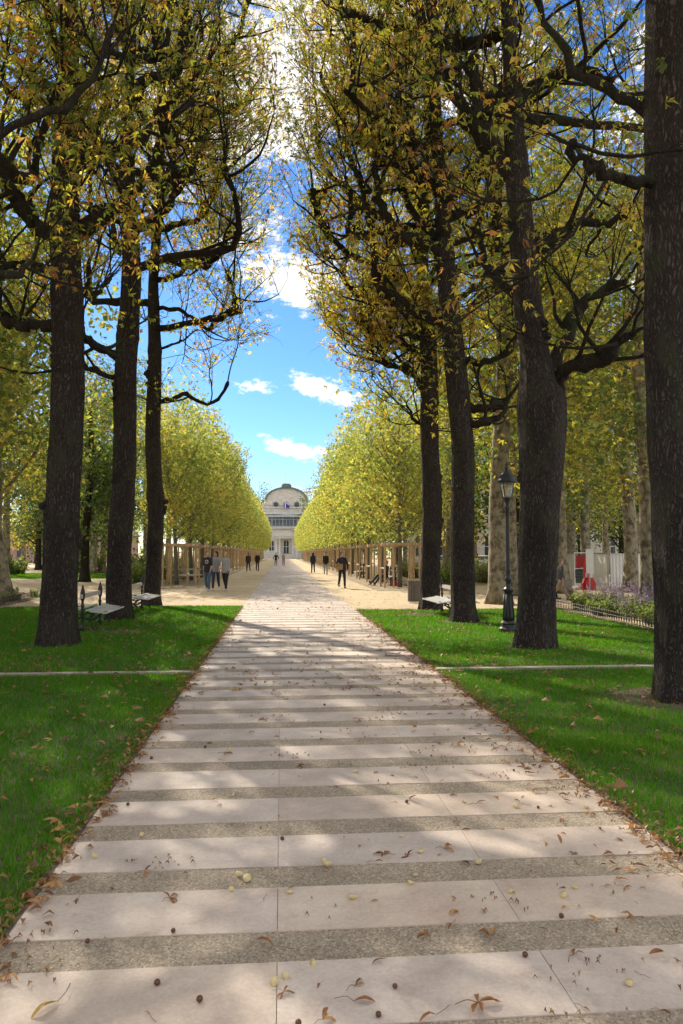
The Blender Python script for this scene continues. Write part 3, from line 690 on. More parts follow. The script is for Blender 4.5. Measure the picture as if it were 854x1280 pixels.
# ------------------------------------------------------------------ clipped plane trees of the alley
def clipped_plane(seed, nleaf, size, tm, wx=3.2, nsticks=34):
    r = random.Random(seed); root = empty('clipped_plane_tree')
    mb = MB(); P, _ = rand_path((0, 0, -.02), (0, 0, 1), 8.6, 20, .02, 0, r)
    mb.tube(P, np.linspace(.13, .03, len(P)), 12)
    mb.build('trunk', M['young_bark'], root, smooth=True)
    anchors = []; mb = MB()
    for i in range(nsticks):
        k = r.randint(5, 17); a = i * 2.4 + r.uniform(-.4, .4); f = 1 - (k - 5) / 16
        d = (math.cos(a), math.sin(a), .55 + r.uniform(0, .5)); L = (2.0 + 2.2 * f) * r.uniform(.7, 1.1)
        Q, e = rand_path(P[k], d, L, 8, .09, .05, r); mb.tube(Q, np.linspace(.035, .010, len(Q)), 5, cap=False)
        anchors.append(Q)
        for _ in range(3):
            j = r.randint(2, 7); Q2, _e = rand_path(Q[j], (r.gauss(0, 1), r.gauss(0, 1), r.uniform(.2, 1.4)), r.uniform(.7, 1.4), 5, .12, .06, r)
            mb.tube(Q2, np.linspace(.014, .006, len(Q2)), 3, cap=False); anchors.append(Q2)
    mb.build('limb', M['young_bark'], root, smooth=True)
    def inside(p):
        z = p[:, 2]; t = np.clip(np.abs(z - 6.0) / 4.0, 0, 1); w = (1 - t ** 2.6) ** (1 / 2.6) * (1 + .10 * np.sin(np.arctan2(p[:, 1], p[:, 0]) * 5 + seed) * np.sin(z * 1.6) + .07 * np.sin(z * 4 + p[:, 1] * 2))
        rr = np.hypot(p[:, 0] / wx, p[:, 1] / 3.3)
        return (rr < w) & (z > 2.25) & (z < 10)
    P = rs.uniform((-wx, -3.3, 2.2), (wx, 3.3, 10.0), (int(nleaf * 2.6), 3)); P = P[inside(P)]
    t = np.hypot(P[:, 0] / wx, P[:, 1] / 3.3)
    keep = rs.rand(len(P)) < .35 + .65 * t
    g = np.sin(P[:, 0] * 2.9 + seed) * np.sin(P[:, 1] * 2.7) * np.sin(P[:, 2] * 2.5 + seed)
    P = P[keep & ((g > -.15) | (rs.rand(len(P)) < .22))][:int(nleaf * .72)]
    A = []
    for Q in anchors:
        n = int(nleaf * .28 / len(anchors)) + 1; tt = rs.uniform(1.5, len(Q) - 1, n); i = np.minimum(tt.astype(int), len(Q) - 2); f = (tt - i)[:, None]
        A.append(Q[i] * (1 - f) + Q[i + 1] * f + rs.normal(size=(n, 3)) * .12)
    A = np.vstack(A); A = A[(A[:, 2] < 10.7) & (A[:, 2] > 2.2)]
    mb = MB(); place_leaves(mb, np.vstack([P, A]), size, tm, PAL_PL, W_PL, .35)
    mb.build('crown', M['leaf_far'], root, color=True)
    return root
GPR = 'clipped plane trees of the right-hand row'; GPL = 'clipped plane trees of the left-hand row'
protos_near = [clipped_plane(400 + i, 9500, .135, T3, 3.2) for i in range(2)]
protos_far = [clipped_plane(410 + i, 7500, .19, T1, 3.2) for i in range(2)]
protos_nearL = [clipped_plane(420, 9500, .135, T3, 2.5)]
used = set()
ORD = ['first', 'second', 'third', 'fourth', 'fifth', 'sixth', 'seventh', 'eighth']
def put(proto, loc, rz, sc, label, group, cat='tree'):
    o = proto if proto.name not in used else copy_tree(proto)
    used.add(proto.name)
    o.location = loc; o.rotation_euler = (0, 0, rz); o.scale = sc if isinstance(sc, tuple) else (sc, sc, sc)
    tag(o, label, cat, group); return o
NROW = 33
for side in (1, -1):
    for i in range(NROW):
        y = (36.6 if side > 0 else 40.5) + i * 5.9
        x = (5.85 if i < 5 else 6.15) if side > 0 else -5.55
        near = i < 5
        if side < 0 and i < 5: pr = protos_nearL[0]
        else: pr = (protos_near if near else protos_far)[i % 2]
        rz = (0 if (i // 2) % 2 else math.pi) + rnd.uniform(-.12, .12)
        s = rnd.uniform(.96, 1.05); sx = s * (1 if i < 5 else .80 if side < 0 else .86 if i < 10 else .76)
        sz = s * (1.13 if side < 0 else 1.06)
        if i < 7:
            lab = '%s yellow-green clipped plane tree of the %s row counted from the lawn' % (ORD[i], 'right' if side > 0 else 'left')
        else: lab = 'distant yellow-green clipped plane tree in the %s row near the opera house' % ('right' if side > 0 else 'left')
        put(pr, (x + rnd.uniform(-.12, .12), y, 0), rz, (sx, s, sz), lab, GPR if side > 0 else GPL)
# ------------------------------------------------------------------ big plane trees of the park
def big_plane(seed, H=20, r0=.33, clear=5.0, spread=4.5, ncl=90, per=55, size=.24, pal=PAL_PL, wts=W_PL, name='plane_tree', bark='plane_bark', lean=(0, 0), tm=T1):
    r = random.Random(seed); root = empty(name); mb = MB()
    z = np.linspace(0, H * .85, 40); P = np.stack([lean[0] * z + .12 * np.sin(z * .4 + seed), lean[1] * z + .1 * np.sin(z * .5), z - .03], -1)
    rad = r0 * (1 + .45 * np.exp(-z / .4)) * (1 - .75 * z / (H * .85))**.6 * (1 + .03 * np.sin(z * 3 + seed))
    mb.tube(P, np.maximum(rad, .03), 20, noise=trunk_noise(H * .85, r, 40)); mb.build('trunk', M[bark], root, smooth=True)
    mb = MB(); ends = []
    for i in range(16):
        k = r.randint(int(clear / (H * .85) * 39), 36); a = i * 2.4 + r.uniform(-.4, .4)
        f = 1 - (k / 40); Q, e = rand_path(P[k], (math.cos(a), math.sin(a), .8), spread * r.uniform(.6, 1.05) * (.5 + .7 * f), 9, .13, .03, r)
        mb.tube(Q, np.linspace(max(.04, r0 * .38 * f), .02, len(Q)), 8, noise=knobby(r.randint(0, 999), .1)); ends += [Q[4], Q[6], Q[-1], Q[-1]]
    mb.build('limb', M[bark], root, smooth=True)
    C0 = []
    for i in range(ncl):
        if r.random() < .6: c = ends[r.randrange(len(ends))] + np.array([r.gauss(0, .9), r.gauss(0, .9), r.gauss(0, .8)])
        else:
            a = r.uniform(0, 6.28); h = r.uniform(clear - .5, H); t = (h - clear) / (H - clear)
            w = spread * math.sqrt(max(.05, 1 - (2 * t - .9) ** 2 * .8)) * math.sqrt(r.random()); c = np.array([w * math.cos(a), w * math.sin(a), h])
        if c[2] < clear - 1: continue
        C0.append(c)
    C0 = np.array(C0); n = len(C0) * per
    P = np.repeat(C0, per, 0) + rs.normal(size=(n, 3)) * np.array([.62, .62, .42])
    mb = MB(); place_leaves(mb, P, size, tm, pal, wts, .35); mb.build('crown', M['leaf_far'], root, color=True)
    return root
PAL_GR = [(.030, .055, .014), (.05, .085, .018), (.09, .12, .022), (.16, .16, .03)]
W_GR = [.35, .35, .2, .1]
W_OL = [.36, .32, .20, .08, .04]
pA = big_plane(501, 21, .33, 5.2, 4.8, 105, 85, .165, PAL_PK, wts=[.2, .3, .28, .16, .06], tm=T3); pB = big_plane(502, 19, .30, 4.6, 4.4, 100, 85, .165, PAL_PK, wts=[.3, .32, .2, .12, .06], tm=T3)
pC = big_plane(503, 17, .26, 4.0, 4.0, 90, 80, .21, PAL_PK, wts=[.3, .3, .22, .12, .06])
pD = big_plane(504, 14, .30, 2.4, 4.2, 110, 65, .26, PAL_GR, W_GR, 'evergreen_oak', 'bark_limb')
pE = big_plane(505, 16, .30, 2.8, 4.6, 110, 60, .28, [(.28, .24, .035), (.40, .33, .045), (.42, .26, .05), (.12, .15, .03)], [.3, .35, .15, .2], 'golden_tree', 'plane_bark')
pF = big_plane(506, 18, .32, 4.4, 4.4, 80, 55, .25, lean=(-.16, .02))
GB = 'plane trees of the park beyond the gravel'; used = set(list(used))
def bp(pr, px, Y, label, group=GB, s=1.0, rz=None, cat='tree'):
    return put(pr, ((px - 352) / F_PX * Y, Y, 0), rnd.uniform(0, 6.28) if rz is None else rz, s * rnd.uniform(.96, 1.04), label, group, cat)
bp(pA, 632, 24.3, 'pale mottled plane trunk standing on the gravel just left of the lamp post', rz=.4, s=.98)
bp(pB, 711, 30.5, 'pale plane trunk behind the walking couple, left of the white hoarding', rz=1.2)
bp(pC, 745, 41, 'pale plane trunk rising behind the red and white barrier', rz=2.5, s=1.15)
bp(pB, 823, 21.0, 'mottled plane trunk close beside the right-edge chestnut, behind the purple flowers', rz=4.0, s=.8)
bp(pA, 697, 47, 'slim plane trunk just right of the forked chestnut', rz=3.2)
bp(pC, 724, 52, 'dark plane trunk between the two pale ones over the hoarding', rz=.9)
bp(pC, 770, 58, 'distant tree above the right end of the hoarding', rz=.9)
bp(pF, 20, 27, 'plane tree leaning left behind the nearest left chestnut', rz=0)
bp(pA, 2, 36, 'pale trunk at the left edge of the picture beyond the gravel', rz=2.0, s=1.05)
bp(pB, 22, 62, 'dark trunk beside the white garden chairs at far left', rz=3.0)
bp(pC, 12, 52, 'thin trunk at far left behind the hedge', rz=3.6)
bp(pB, 124, 64, 'pale trunk seen between the first and second left chestnuts', rz=1.0)
bp(pC, 134, 66, 'darker trunk leaning against its pale neighbour between the left chestnuts', rz=5.0)
bp(pD, 60, 78, 'dark green evergreen seen left of the nearest left chestnut', 'dark evergreen trees', 1.0)
bp(pD, 108, 82, 'dark green evergreen seen between the left chestnuts', 'dark evergreen trees', 1.0)
bp(pE, 100, 120, 'golden tree lit by the sun at the end of the left gap', 'golden trees')
bp(pD, 145, 90, 'dark evergreen behind the second left chestnut', 'dark evergreen trees', .95)
bp(pE, 40, 95, 'golden tree at far left beyond the garden chairs', 'golden trees')
bp(pD, 690, 75, 'dark evergreen closing the view behind the walking couple', 'dark evergreen trees')
bp(pD, 735, 78, 'dark evergreen behind the white hoarding', 'dark evergreen trees', 1.1)
bp(pD, 790, 70, 'dark evergreen above the right part of the hoarding', 'dark evergreen trees')
bp(pE, 560, 62, 'golden tree showing between the third and fourth right chestnuts', 'golden trees', 1.0)
bp(pD, 572, 95, 'dark evergreen between the third and fourth right chestnuts', 'dark evergreen trees', .9)
bp(pD, 399, 232, 'round dark tree rising behind the right row beside the opera house', 'dark evergreen trees', 1.75)
bp(pD, 322, 262, 'dark tree behind the left row beside the opera roof', 'dark evergreen trees', 1.75)
mid = [(9.2, 29), (9.0, 36), (13.5, 24), (15, 31), (13, 40), (10.5, 46), (18, 38), (13, 56), (20, 50), (27, 46), (17, 64), (25, 62), (33, 66), (12, 72), (14, 88), (30, 84), (44, 74), (52, 90), (60, 70), (12, 104), (12.5, 122), (13, 145), (13, 170), (13, 200)]
for i, (x, y) in enumerate(mid):
    if (x, y) in ((9.0, 36), (18, 38)): continue
    if i % 5 == 4: pr = pD
    else: pr = (pA, pC, pB)[i % 3]
    put(pr, (x, y, 0), rnd.uniform(0, 6.28), rnd.uniform(.85, 1.05), 'tall yellow-green tree in the mass of park trees on the right', 'park trees massed on the right')
midl = [(-10, 10.5), (-14, 19), (-10.8, 22), (-15, 13), (-10.5, 15), (-11, 29), (-16, 34), (-11.5, 45), (-12, 55), (-12, 67), (-22, 42), (-28, 55), (-20, 70), (-12, 80), (-12, 95), (-26, 88), (-36, 75), (-46, 90), (-58, 70), (-12, 115), (-12, 135), (-13, 160), (-13, 190), (-40, 125), (-28, 130), (-15, 24)]  # the first few are added trees, mostly out of view, to shade the foreground
for i, (x, y) in enumerate(midl):
    pr = (pD if i % 4 == 3 and y > 40 else (pB, pA, pC)[i % 3])
    put(pr, (x, y, 0), rnd.uniform(0, 6.28), rnd.uniform(.85, 1.05), 'tall yellow-green tree in the mass of park trees on the left', 'park trees massed on the left')
# a far belt of woodland closing the horizon
belt = MB(); P = []
for k in range(420):
    a = rnd.uniform(-1.25, 1.25)
    if -.075 < a < .085: continue
    d = rnd.uniform(150, 230); P.append((math.sin(a) * d, math.cos(a) * d, rnd.uniform(1, 13)))
P = np.repeat(np.array(P), 60, 0); P = P + rs.normal(size=P.shape) * (2.8, 2.8, 1.8); P = P[P[:, 2] > 0.1]
place_leaves(belt, P, .95, T1, PAL_GR + PAL_PL, [.2, .2, .15, .1, .1, .1, .1, .05, 0], .3)
tag(belt.build('distant_woodland', M['leaf_far'], color=True), 'far belt of mixed woodland closing the view at the sides', 'woodland', kind='stuff')

# ------------------------------------------------------------------ opera house at the end of the alley
def opera():
    root = empty('opera_house', (1.6, 250, 0)); tag(root, 'pale stone opera house with curved gable closing the far end of the alley', 'building')
    U = .2706; D = lambda px: (px - 358) * U; Z = lambda py: CAM_H + (692 - py) * U
    w = MB()
    # central block and wings
    w.box(-8.8, 8.8, 2.0, 34, 0, Z(630)); w.box(-30, -8.8, 5, 30, 0, Z(640)); w.box(8.8, 30, 5, 30, 0, Z(640))
    arc = [(D(333) , Z(630)), (D(333), Z(623))]
    for k in range(15):
        a = math.pi - (k + .5) * math.pi / 15; arc.append((6.75 * math.cos(a), Z(624) + 3.9 * math.sin(a)))
    arc += [(D(383), Z(623)), (D(383), Z(630))]
    w.prism(arc[::-1], 1.8, 3.6); w.build('wall', M['stone'], root)
    roof = MB(); ro = []
    for k in range(25):
        a = math.pi - k * math.pi / 24; ro.append((7.3 * math.cos(a), Z(625) + 4.6 * math.sin(a)))
    ri = [(6.7 * math.cos(math.pi - k * math.pi / 24), Z(625) + 3.98 * math.sin(math.pi - k * math.pi / 24)) for k in range(25)]
    n = 25; V = [(x, 1.4, z) for x, z in ro] + [(x, 1.4, z) for x, z in ri] + [(x, 26, z) for x, z in ro] + [(x, 26, z) for x, z in ri]
    F = []
    for k in range(n - 1):
        F += [(k, k + 1, n + k + 1, n + k), (k, 2*n + k, 2*n + k + 1, k + 1), (n + k, n + k + 1, 3*n + k + 1, 3*n + k), (2*n + k, 3*n + k, 3*n + k + 1, 2*n + k + 1)]
    roof.add(V, np.array(F)); roof.box(-1.7, 1.7, 1.2, 8, Z(625) + 4.5, Z(625) + 5.3); roof.box(-1.3, 1.3, 1.4, 8, Z(625) + 5.3, Z(625) + 5.7)
    roof.box(-30.3, -8.9, 4.6, 30, Z(640), Z(637)); roof.box(8.9, 30.3, 4.6, 30, Z(640), Z(637))
    roof.build('roof', M['zinc'], root)
    for s in (-1, 1):
        b = MB(); b.lathe([(.75, 0), (.75, .5), (.5, .6), (.42, 1.8), (.7, 2.0), (.5, 2.5), (.18, 3.4), (.05, 4.0)], 12, (s * 6.9, 2.6, Z(629))); b.build('finial', M['stone_trim'], root, smooth=True)
    c = MB(); c.box(-9.0, 9.0, 1.55, 2.0, Z(634.5), Z(633.2)); c.box(-9.1, 9.1, 1.3, 2.0, Z(642.5), Z(640.6)); c.box(-9.0, 9.0, 1.6, 2, Z(630.6), Z(629.8))
    for cx in (-3.55, 0, 3.55):     # hood moulds over the round windows
        pts = []
        for k in range(13):
            a = math.pi * k / 12; pts.append((cx + 1.75 * math.cos(a), Z(631.6) + 1.75 * math.sin(a)))
        for k in range(12, -1, -1):
            a = math.pi * k / 12; pts.append((cx + 1.42 * math.cos(a), Z(631.6) + 1.42 * math.sin(a)))
        for k in range(12):
            q = [pts[k], pts[k + 1], pts[24 - k], pts[25 - k]]; c.prism(q[::-1], 1.5, 1.79)
    c.build('cornice', M['stone_trim'], root)
    for cx in (-3.55, 3.55):
        o = MB(); th = [math.pi * 2 * k / 20 for k in range(20)]
        o.prism([(cx + .82 * math.cos(a), Z(630.6) + .82 * math.sin(a)) for a in th][::-1], 1.55, 1.85); f = o.build('round_window', M['window_dark'], root)
    # niche with two flags
    for k, (dx, colr) in enumerate(((-.32, 'f1'), (.45, 'f2'))):
        fl = MB(); fl.tube([(dx * .4, 1.8, Z(634)), (dx, .6, Z(629))], .06, 6); pole = fl.build('flagpole', M['white'], root)
    # hanging cloth
    cl = MB()
    for dx, cols in ((-.55, [(.02, .04, .30), (.75, .75, .75), (.5, .03, .04)]), (.25, [(.02, .05, .38)] * 3)):
        for q in range(3):
            x0 = dx - .35 + q * .36; X = [x0, x0 + .12, x0 + .24, x0 + .36]
            cl.box(x0, x0 + .355, .75 + .06 * q, .80 + .06 * q, Z(634.6) - .1 * q, Z(629.3) - .35 * q, cols[q])
    cl.build('flag', vcol('flag_cloth'), root, color=True)
    # glazed verandah above the entrance
    g = MB(); g.box(-8.4, 8.4, -1.2, 1.4, Z(658), Z(646.4)); g.build('verandah_glazing', M['glazing'], root)
    fr = MB()
    for k in range(15):
        x = -8.4 + 16.8 * k / 14; wd = .16 if k % 3 else .30; fr.box(x - wd/2, x + wd/2, -1.33, -1.2, Z(658), Z(646.4))
    fr.box(-8.6, 8.6, -1.38, -1.2, Z(650), Z(649.2)); fr.box(-8.7, 8.7, -1.5, -1.2, Z(658.6), Z(657.6)); fr.box(-8.7, 8.7, -1.5, -1.2, Z(647.0), Z(645.8))
    fr.build('verandah_frame', M['metal'], root)
    ca = MB(); V = [(-9.2, -2.6, Z(646.3)), (9.2, -2.6, Z(646.3)), (9.2, 1.5, Z(645)), (-9.2, 1.5, Z(645)), (0, -2.6, Z(643.2)), (0, 1.5, Z(642.6)), (-9.2, -2.6, Z(646.9)), (9.2, -2.6, Z(646.9)), (9.2, 1.5, Z(646.9)), (-9.2, 1.5, Z(646.9))]
    ca.add(V, [np.array([(0, 4, 5, 3), (4, 1, 2, 5), (6, 9, 8, 7), (0, 3, 9, 6), (1, 7, 8, 2)]), np.array([(0, 6, 7, 1, 4)]), np.array([(3, 5, 2, 8, 9)])])
    ca.build('canopy', M['canopy_glass'], root)
    ba = MB(); ba.box(-9, 9, -1.6, 2.0, Z(661.5), Z(658.7)); ba.box(-9.2, 9.2, -1.9, -1.6, Z(660), Z(659)); ba.box(-8.6, 8.6, -1.0, 2.0, 1.7, Z(661.6))
    ba.build('ground_storey', M['stone_light'], root)
    po = MB(); zt = Z(671)
    po.prism([(-3.9, zt), (3.9, zt), (3.9, zt + .45), (0, Z(664.5)), (-3.9, zt + .45)], -4.6, -1.0); po.box(-3.7, 3.7, -4.4, -1.0, zt - .7, zt - .003)
    po.build('pediment', M['stone_trim'], root)
    for x in (-3.3, -2.2, 2.2, 3.3):
        cm = MB(); cm.lathe([(.42, 0), (.42, .25), (.33, .3), (.30, 2.8), (.27, zt - 2.4), (.36, zt - 2.2), (.42, zt - 2.0)], 14, (x, -3.9, 1.30)); cm.build('column', M['stone_trim'], root, smooth=True)
    def arch_window(x, y, z0, z1, wd, name='window'):
        o = MB(); pts = [(x - wd/2, z0), (x + wd/2, z0), (x + wd/2, z1)]
        for k in range(1, 8): a = math.pi * k / 8; pts.append((x + wd/2 * math.cos(a), z1 + wd/2 * math.sin(a)))
        pts.append((x - wd/2, z1)); o.prism(pts, y - .08, y + .1); f = o.build(name, M['window_dark'], root)
        s = MB(); s.box(x - .07, x + .07, y - .14, y - .085, z0, z1 + wd/2); s.box(x - wd/2, x + wd/2, y - .16, y - .145, z0 + (z1 - z0) * .62, z0 + (z1 - z0) * .62 + .14)
        s.box(x - wd/2 - .14, x - wd/2, y - .14, y + .05, z0, z1); s.box(x + wd/2, x + wd/2 + .14, y - .14, y + .05, z0, z1)
        s.build('frame', M['white'], f)
    arch_window(0, -1.02, 1.75, 5.2, 1.7, 'door')
    for x in (-7.3, -4.9, 4.9, 7.3): arch_window(x, -1.02, 2.1, 5.2, 1.5)
    for s in (-1, 1):
        for k in range(6): arch_window(s * (11 + 3.1 * k), 5, 2.2, 5.4, 1.5); arch_window(s * (11 + 3.1 * k), 5, 8.4, 11.2, 1.4)
    st = MB()
    for k in range(8): st.box(-3.2 - .0 * k, 3.2, -9.0 + k * .5, -4.6, 0.02 + k * .2, .2 + k * .2)
    st.box(-12, -3.3, -5.2, -1.1, 0, 1.6); st.box(3.3, 12, -5.2, -1.1, 0, 1.6); st.box(-3.3, 3.3, -4.6, -1.1, 0, 1.28)
    st.build('steps', M['stone_light'], root)
    bl = MB()
    for s in (-1, 1):
        bl.box(min(s*3.5, s*12.1), max(s*3.5, s*12.1), -5.3, -5.0, 2.35, 2.6)
        for k in range(30): x = s * (3.7 + k * .28); bl.box(x - .07, x + .07, -5.22, -5.08, 1.6, 2.35)
        bl.prism([(s*3.35 - .3, 0), (s*3.35 + .3, 0), (s*3.35 + .3, 1.3), (s*3.35 - .3, 1.3)], -9.2, -5.3)
        bl.box(s*3.35 - .35, s*3.35 + .35, -9.3, -8.7, 1.3, 1.7)
    bl.build('balustrade', M['white'], root)
    ch = MB(); ch.tube([(-.2, 6, Z(612)), (-.2, 6, Z(585))], .06, 6); ch.build('flagpole', M['metal'], root)
opera()

# pale arcaded building far right, seen between the chestnuts
def arcade():
    root = empty('arcaded_building', (24.5, 92, 0), R(-14)); tag(root, 'white stone building with tall arched windows seen between the third right chestnut and the lamp', 'building')
    w = MB(); w.box(-9, 22, 0, 12, 0, 11); w.build('wall', M['stone_trim'], root)
    t = MB(); t.box(-9.3, 22.3, -.35, 0, 5.4, 5.8); t.box(-9.3, 22.3, -.4, 0, 10.6, 11.2); t.box(-9.2, 22.2, -.15, 0, 0, .9)
    for k in range(11): x = -8.4 + k * 2.9; t.box(x - .28, x + .28, -.18, 0, .9, 5.4); t.box(x - .25, x + .25, -.15, 0, 5.8, 10.6)
    t.build('pilaster', M['stone_light'], root)
    for k in range(10):
        x = -6.95 + k * 2.9
        for z0, z1 in ((1.3, 3.4), (6.6, 8.8)):
            o = MB(); pts = [(x - .62, z0), (x + .62, z0), (x + .62, z1)] + [(x + .62 * math.cos(math.pi * q / 8), z1 + .62 * math.sin(math.pi * q / 8)) for q in range(1, 8)] + [(x - .62, z1)]
            o.prism(pts, -.06, .05); f = o.build('window', M['window_dark'], root)
            s = MB(); s.box(x - .05, x + .05, -.1, -.063, z0, z1 + .6); s.box(x - .62, x + .62, -.12, -.102, z0 + 1.2, z0 + 1.3); s.build('frame', M['white'], f)
arcade()
def far_wall():
    root = empty('garden_building', (-40, 140, 0)); tag(root, 'low pinkish building at the end of the gap between the left chestnuts', 'building')
    w = MB(); w.box(-14, 12, 0, 8, 0, 5); w.build('wall', simple('pink_render', (.40, .27, .24), .85), root)
    r_ = MB(); r_.prism([(-14.5, 5), (12.5, 5), (10, 7), (-12, 7)], -.5, 8.5); r_.build('roof', simple('slate', (.12, .12, .13), .7), root)
    for k in range(6):
        o = MB(); o.box(-12.5 + k * 4.2, -11 + k * 4.2, -.06, .05, 1, 3.6); o.build('window', M['window_dark'], root)
far_wall()

# ------------------------------------------------------------------ timber frames round the alley trees
def timber_frame():
    root = empty('timber_frame')
    W2, D2, H = .85, .85, 2.12
    for sx in (-1, 1):
        for sy in (-1, 1):
            m = MB(); m.box(sx * W2 - .042, sx * W2 + .042, sy * D2 - .042, sy * D2 + .042, -.02, H + .14); m.build('post', M['timber'], root)
    for dx in (-.42, .42):
        m = MB(); m.box(dx - .03, dx + .03, -D2 - .035, -D2 + .035, -.02, H - .09); m.build('post', M['timber'], root)
    m = MB(); m.lathe([(.12, -.02), (.12, .4), (.11, 1.2), (.115, H - .09)], 14, (.62, .42, 0)); m.build('round_post', M['timber'], root, smooth=True)
    for sx in (-1, 1):
        m = MB(); m.box(sx * W2 - .04, sx * W2 + .04, -D2 - .3, D2 + .3, H - .08, H + .06); m.box(sx*W2 - .035, sx*W2 + .035, -D2, D2, .9, .98)
        m.build('rail', M['timber'], root)
    for sy in (-1, 1):
        m = MB(); m.box(-W2 - .16, W2 + .16, sy * D2 - .10, sy * D2 - .058, H - .085, H + .055); m.build('rail', M['timber'], root)
    m = MB(); m.box(-W2 + .05 - .16, -W2 + .16, -D2 - .115, -D2 - .102, H - .07, H + .04); m.build('end_plate', M['white'], root)
    return root
tf = timber_frame(); used_tf = False
for side in (1, -1):
    for i in range(24):
        y = (36.4 if side > 0 else 40.3) + i * 5.9; x = 5.85 if side > 0 else -5.35
        o = tf if not used_tf else copy_tree(tf); used_tf = True
        o.location = (x, y, 0); o.rotation_euler = (0, 0, rnd.uniform(-.02, .02))
        if side < 0: o.scale = (-1, 1, 1)
        if i < 8: lab = '%s larch frame around a tree stem in the %s row counted from the lawn' % (ORD[i], 'right' if side > 0 else 'left')
        else: lab = 'distant larch frame around a tree stem in the %s row' % ('right' if side > 0 else 'left')
        tag(o, lab, 'timber frame', 'larch frames along the %s side of the alley' % ('right' if side > 0 else 'left'))

# ------------------------------------------------------------------ benches
def double_bench(name='double_bench'):
    """back-to-back bench; long axis is Y, 1.8 m"""
    root = empty(name)
    for sx in (-1, 1):
        m = MB()
        for k in range(5):
            x0 = .10 + k * .088; z = .455 - .012 * k + (.012 if k == 0 else 0)
            a, b = sorted((sx * x0, sx * (x0 + .076))); m.box(a, b, -.98, .98, z - .028, z)
        m.build('seat', M['slat'], root)
    m = MB(); m.box(-.018, .018, -.98, .98, .70, .79); m.build('backrest', simple('weathered_slat', (.42, .38, .36), .6), root)
    for y in (-.82, .82):
        m = MB()
        m.lathe([(.045, 0), (.05, .08), (.03, .13), (.034, .3), (.05, .36), (.03, .42), (.026, .5), (.044, .54), (.026, .58), (.024, .64), (.04, .67), (.05, .74), (.052, .82), (.04, .88), (.022, .92), (.026, .935), (.008, .985)], 12, (0, y, 0))
        for sx in (-1, 1):
            Q = smooth_path([(sx * .03, y, .30), (sx * .14, y, .24), (sx * .27, y, .27), (sx * .36, y, .36), (sx * .50, y, .415)], 4); m.tube(Q, .018, 7)
            Q = smooth_path([(sx * .04, y, .36), (sx * .16, y, .40), (sx * .3, y, .405), (sx * .52, y, .40)], 3); m.tube(Q, .014, 6)
            Q = smooth_path([(sx * .10, y, .28), (sx * .20, y, .18), (sx * .22, y, .08), (sx * .30, y, .0)], 4); m.tube(Q, .018, 7)
            for q in range(10):    # scrollwork
                a = q * .7; rr = .055 * (1 - q / 12); m.tube([(sx * (.19 + rr * math.cos(a)), y, .33 + rr * math.sin(a)), (sx * (.19 + .055 * (1 - (q + 1) / 12) * math.cos(a + .7)), y, .33 + .055 * (1 - (q + 1) / 12) * math.sin(a + .7))], .009, 5)
            Q = [(sx * .045 * math.sin(math.pi * u / 8), y, .68 + .2 * u / 8) for u in range(9)]; m.tube(Q, .010, 5)
        m.build('iron_stand', M['iron'], root, smooth=True)
    m = MB(); m.tube([(0, -.82, .22), (0, .82, .22)], .014, 8); m.build('tie_rod', M['iron'], root)
    return root
b0 = double_bench()
GBn = 'white slatted double benches with iron stands'
def bench(loc, rz, label, first=[True]):
    o = b0 if first[0] else copy_tree(b0); first[0] = False
    o.location = loc; o.rotation_euler = (0, 0, rz); tag(o, label, 'bench', GBn); return o
bench((-4.22, 17.0, 0), R(1), 'white back-to-back bench between the first and second chestnuts on the left lawn')
bench((-4.15, 21.7, 0), R(-1), 'white back-to-back bench half hidden behind the second left chestnut')
bench((4.5, 19.6, 0), R(2), 'white back-to-back bench between the third and fourth right chestnuts')
bench((-5.6, 43.4, 0), R(90), 'bench standing between the first two larch frames on the left')
bench((5.95, 39.3, 0), R(0), 'bench behind the seated person under the right row')
bench((5.6, 51.2, 0), R(0), 'bench farther along under the right row')
bench((-5.5, 55.2, 0), R(0), 'bench farther along under the left row')

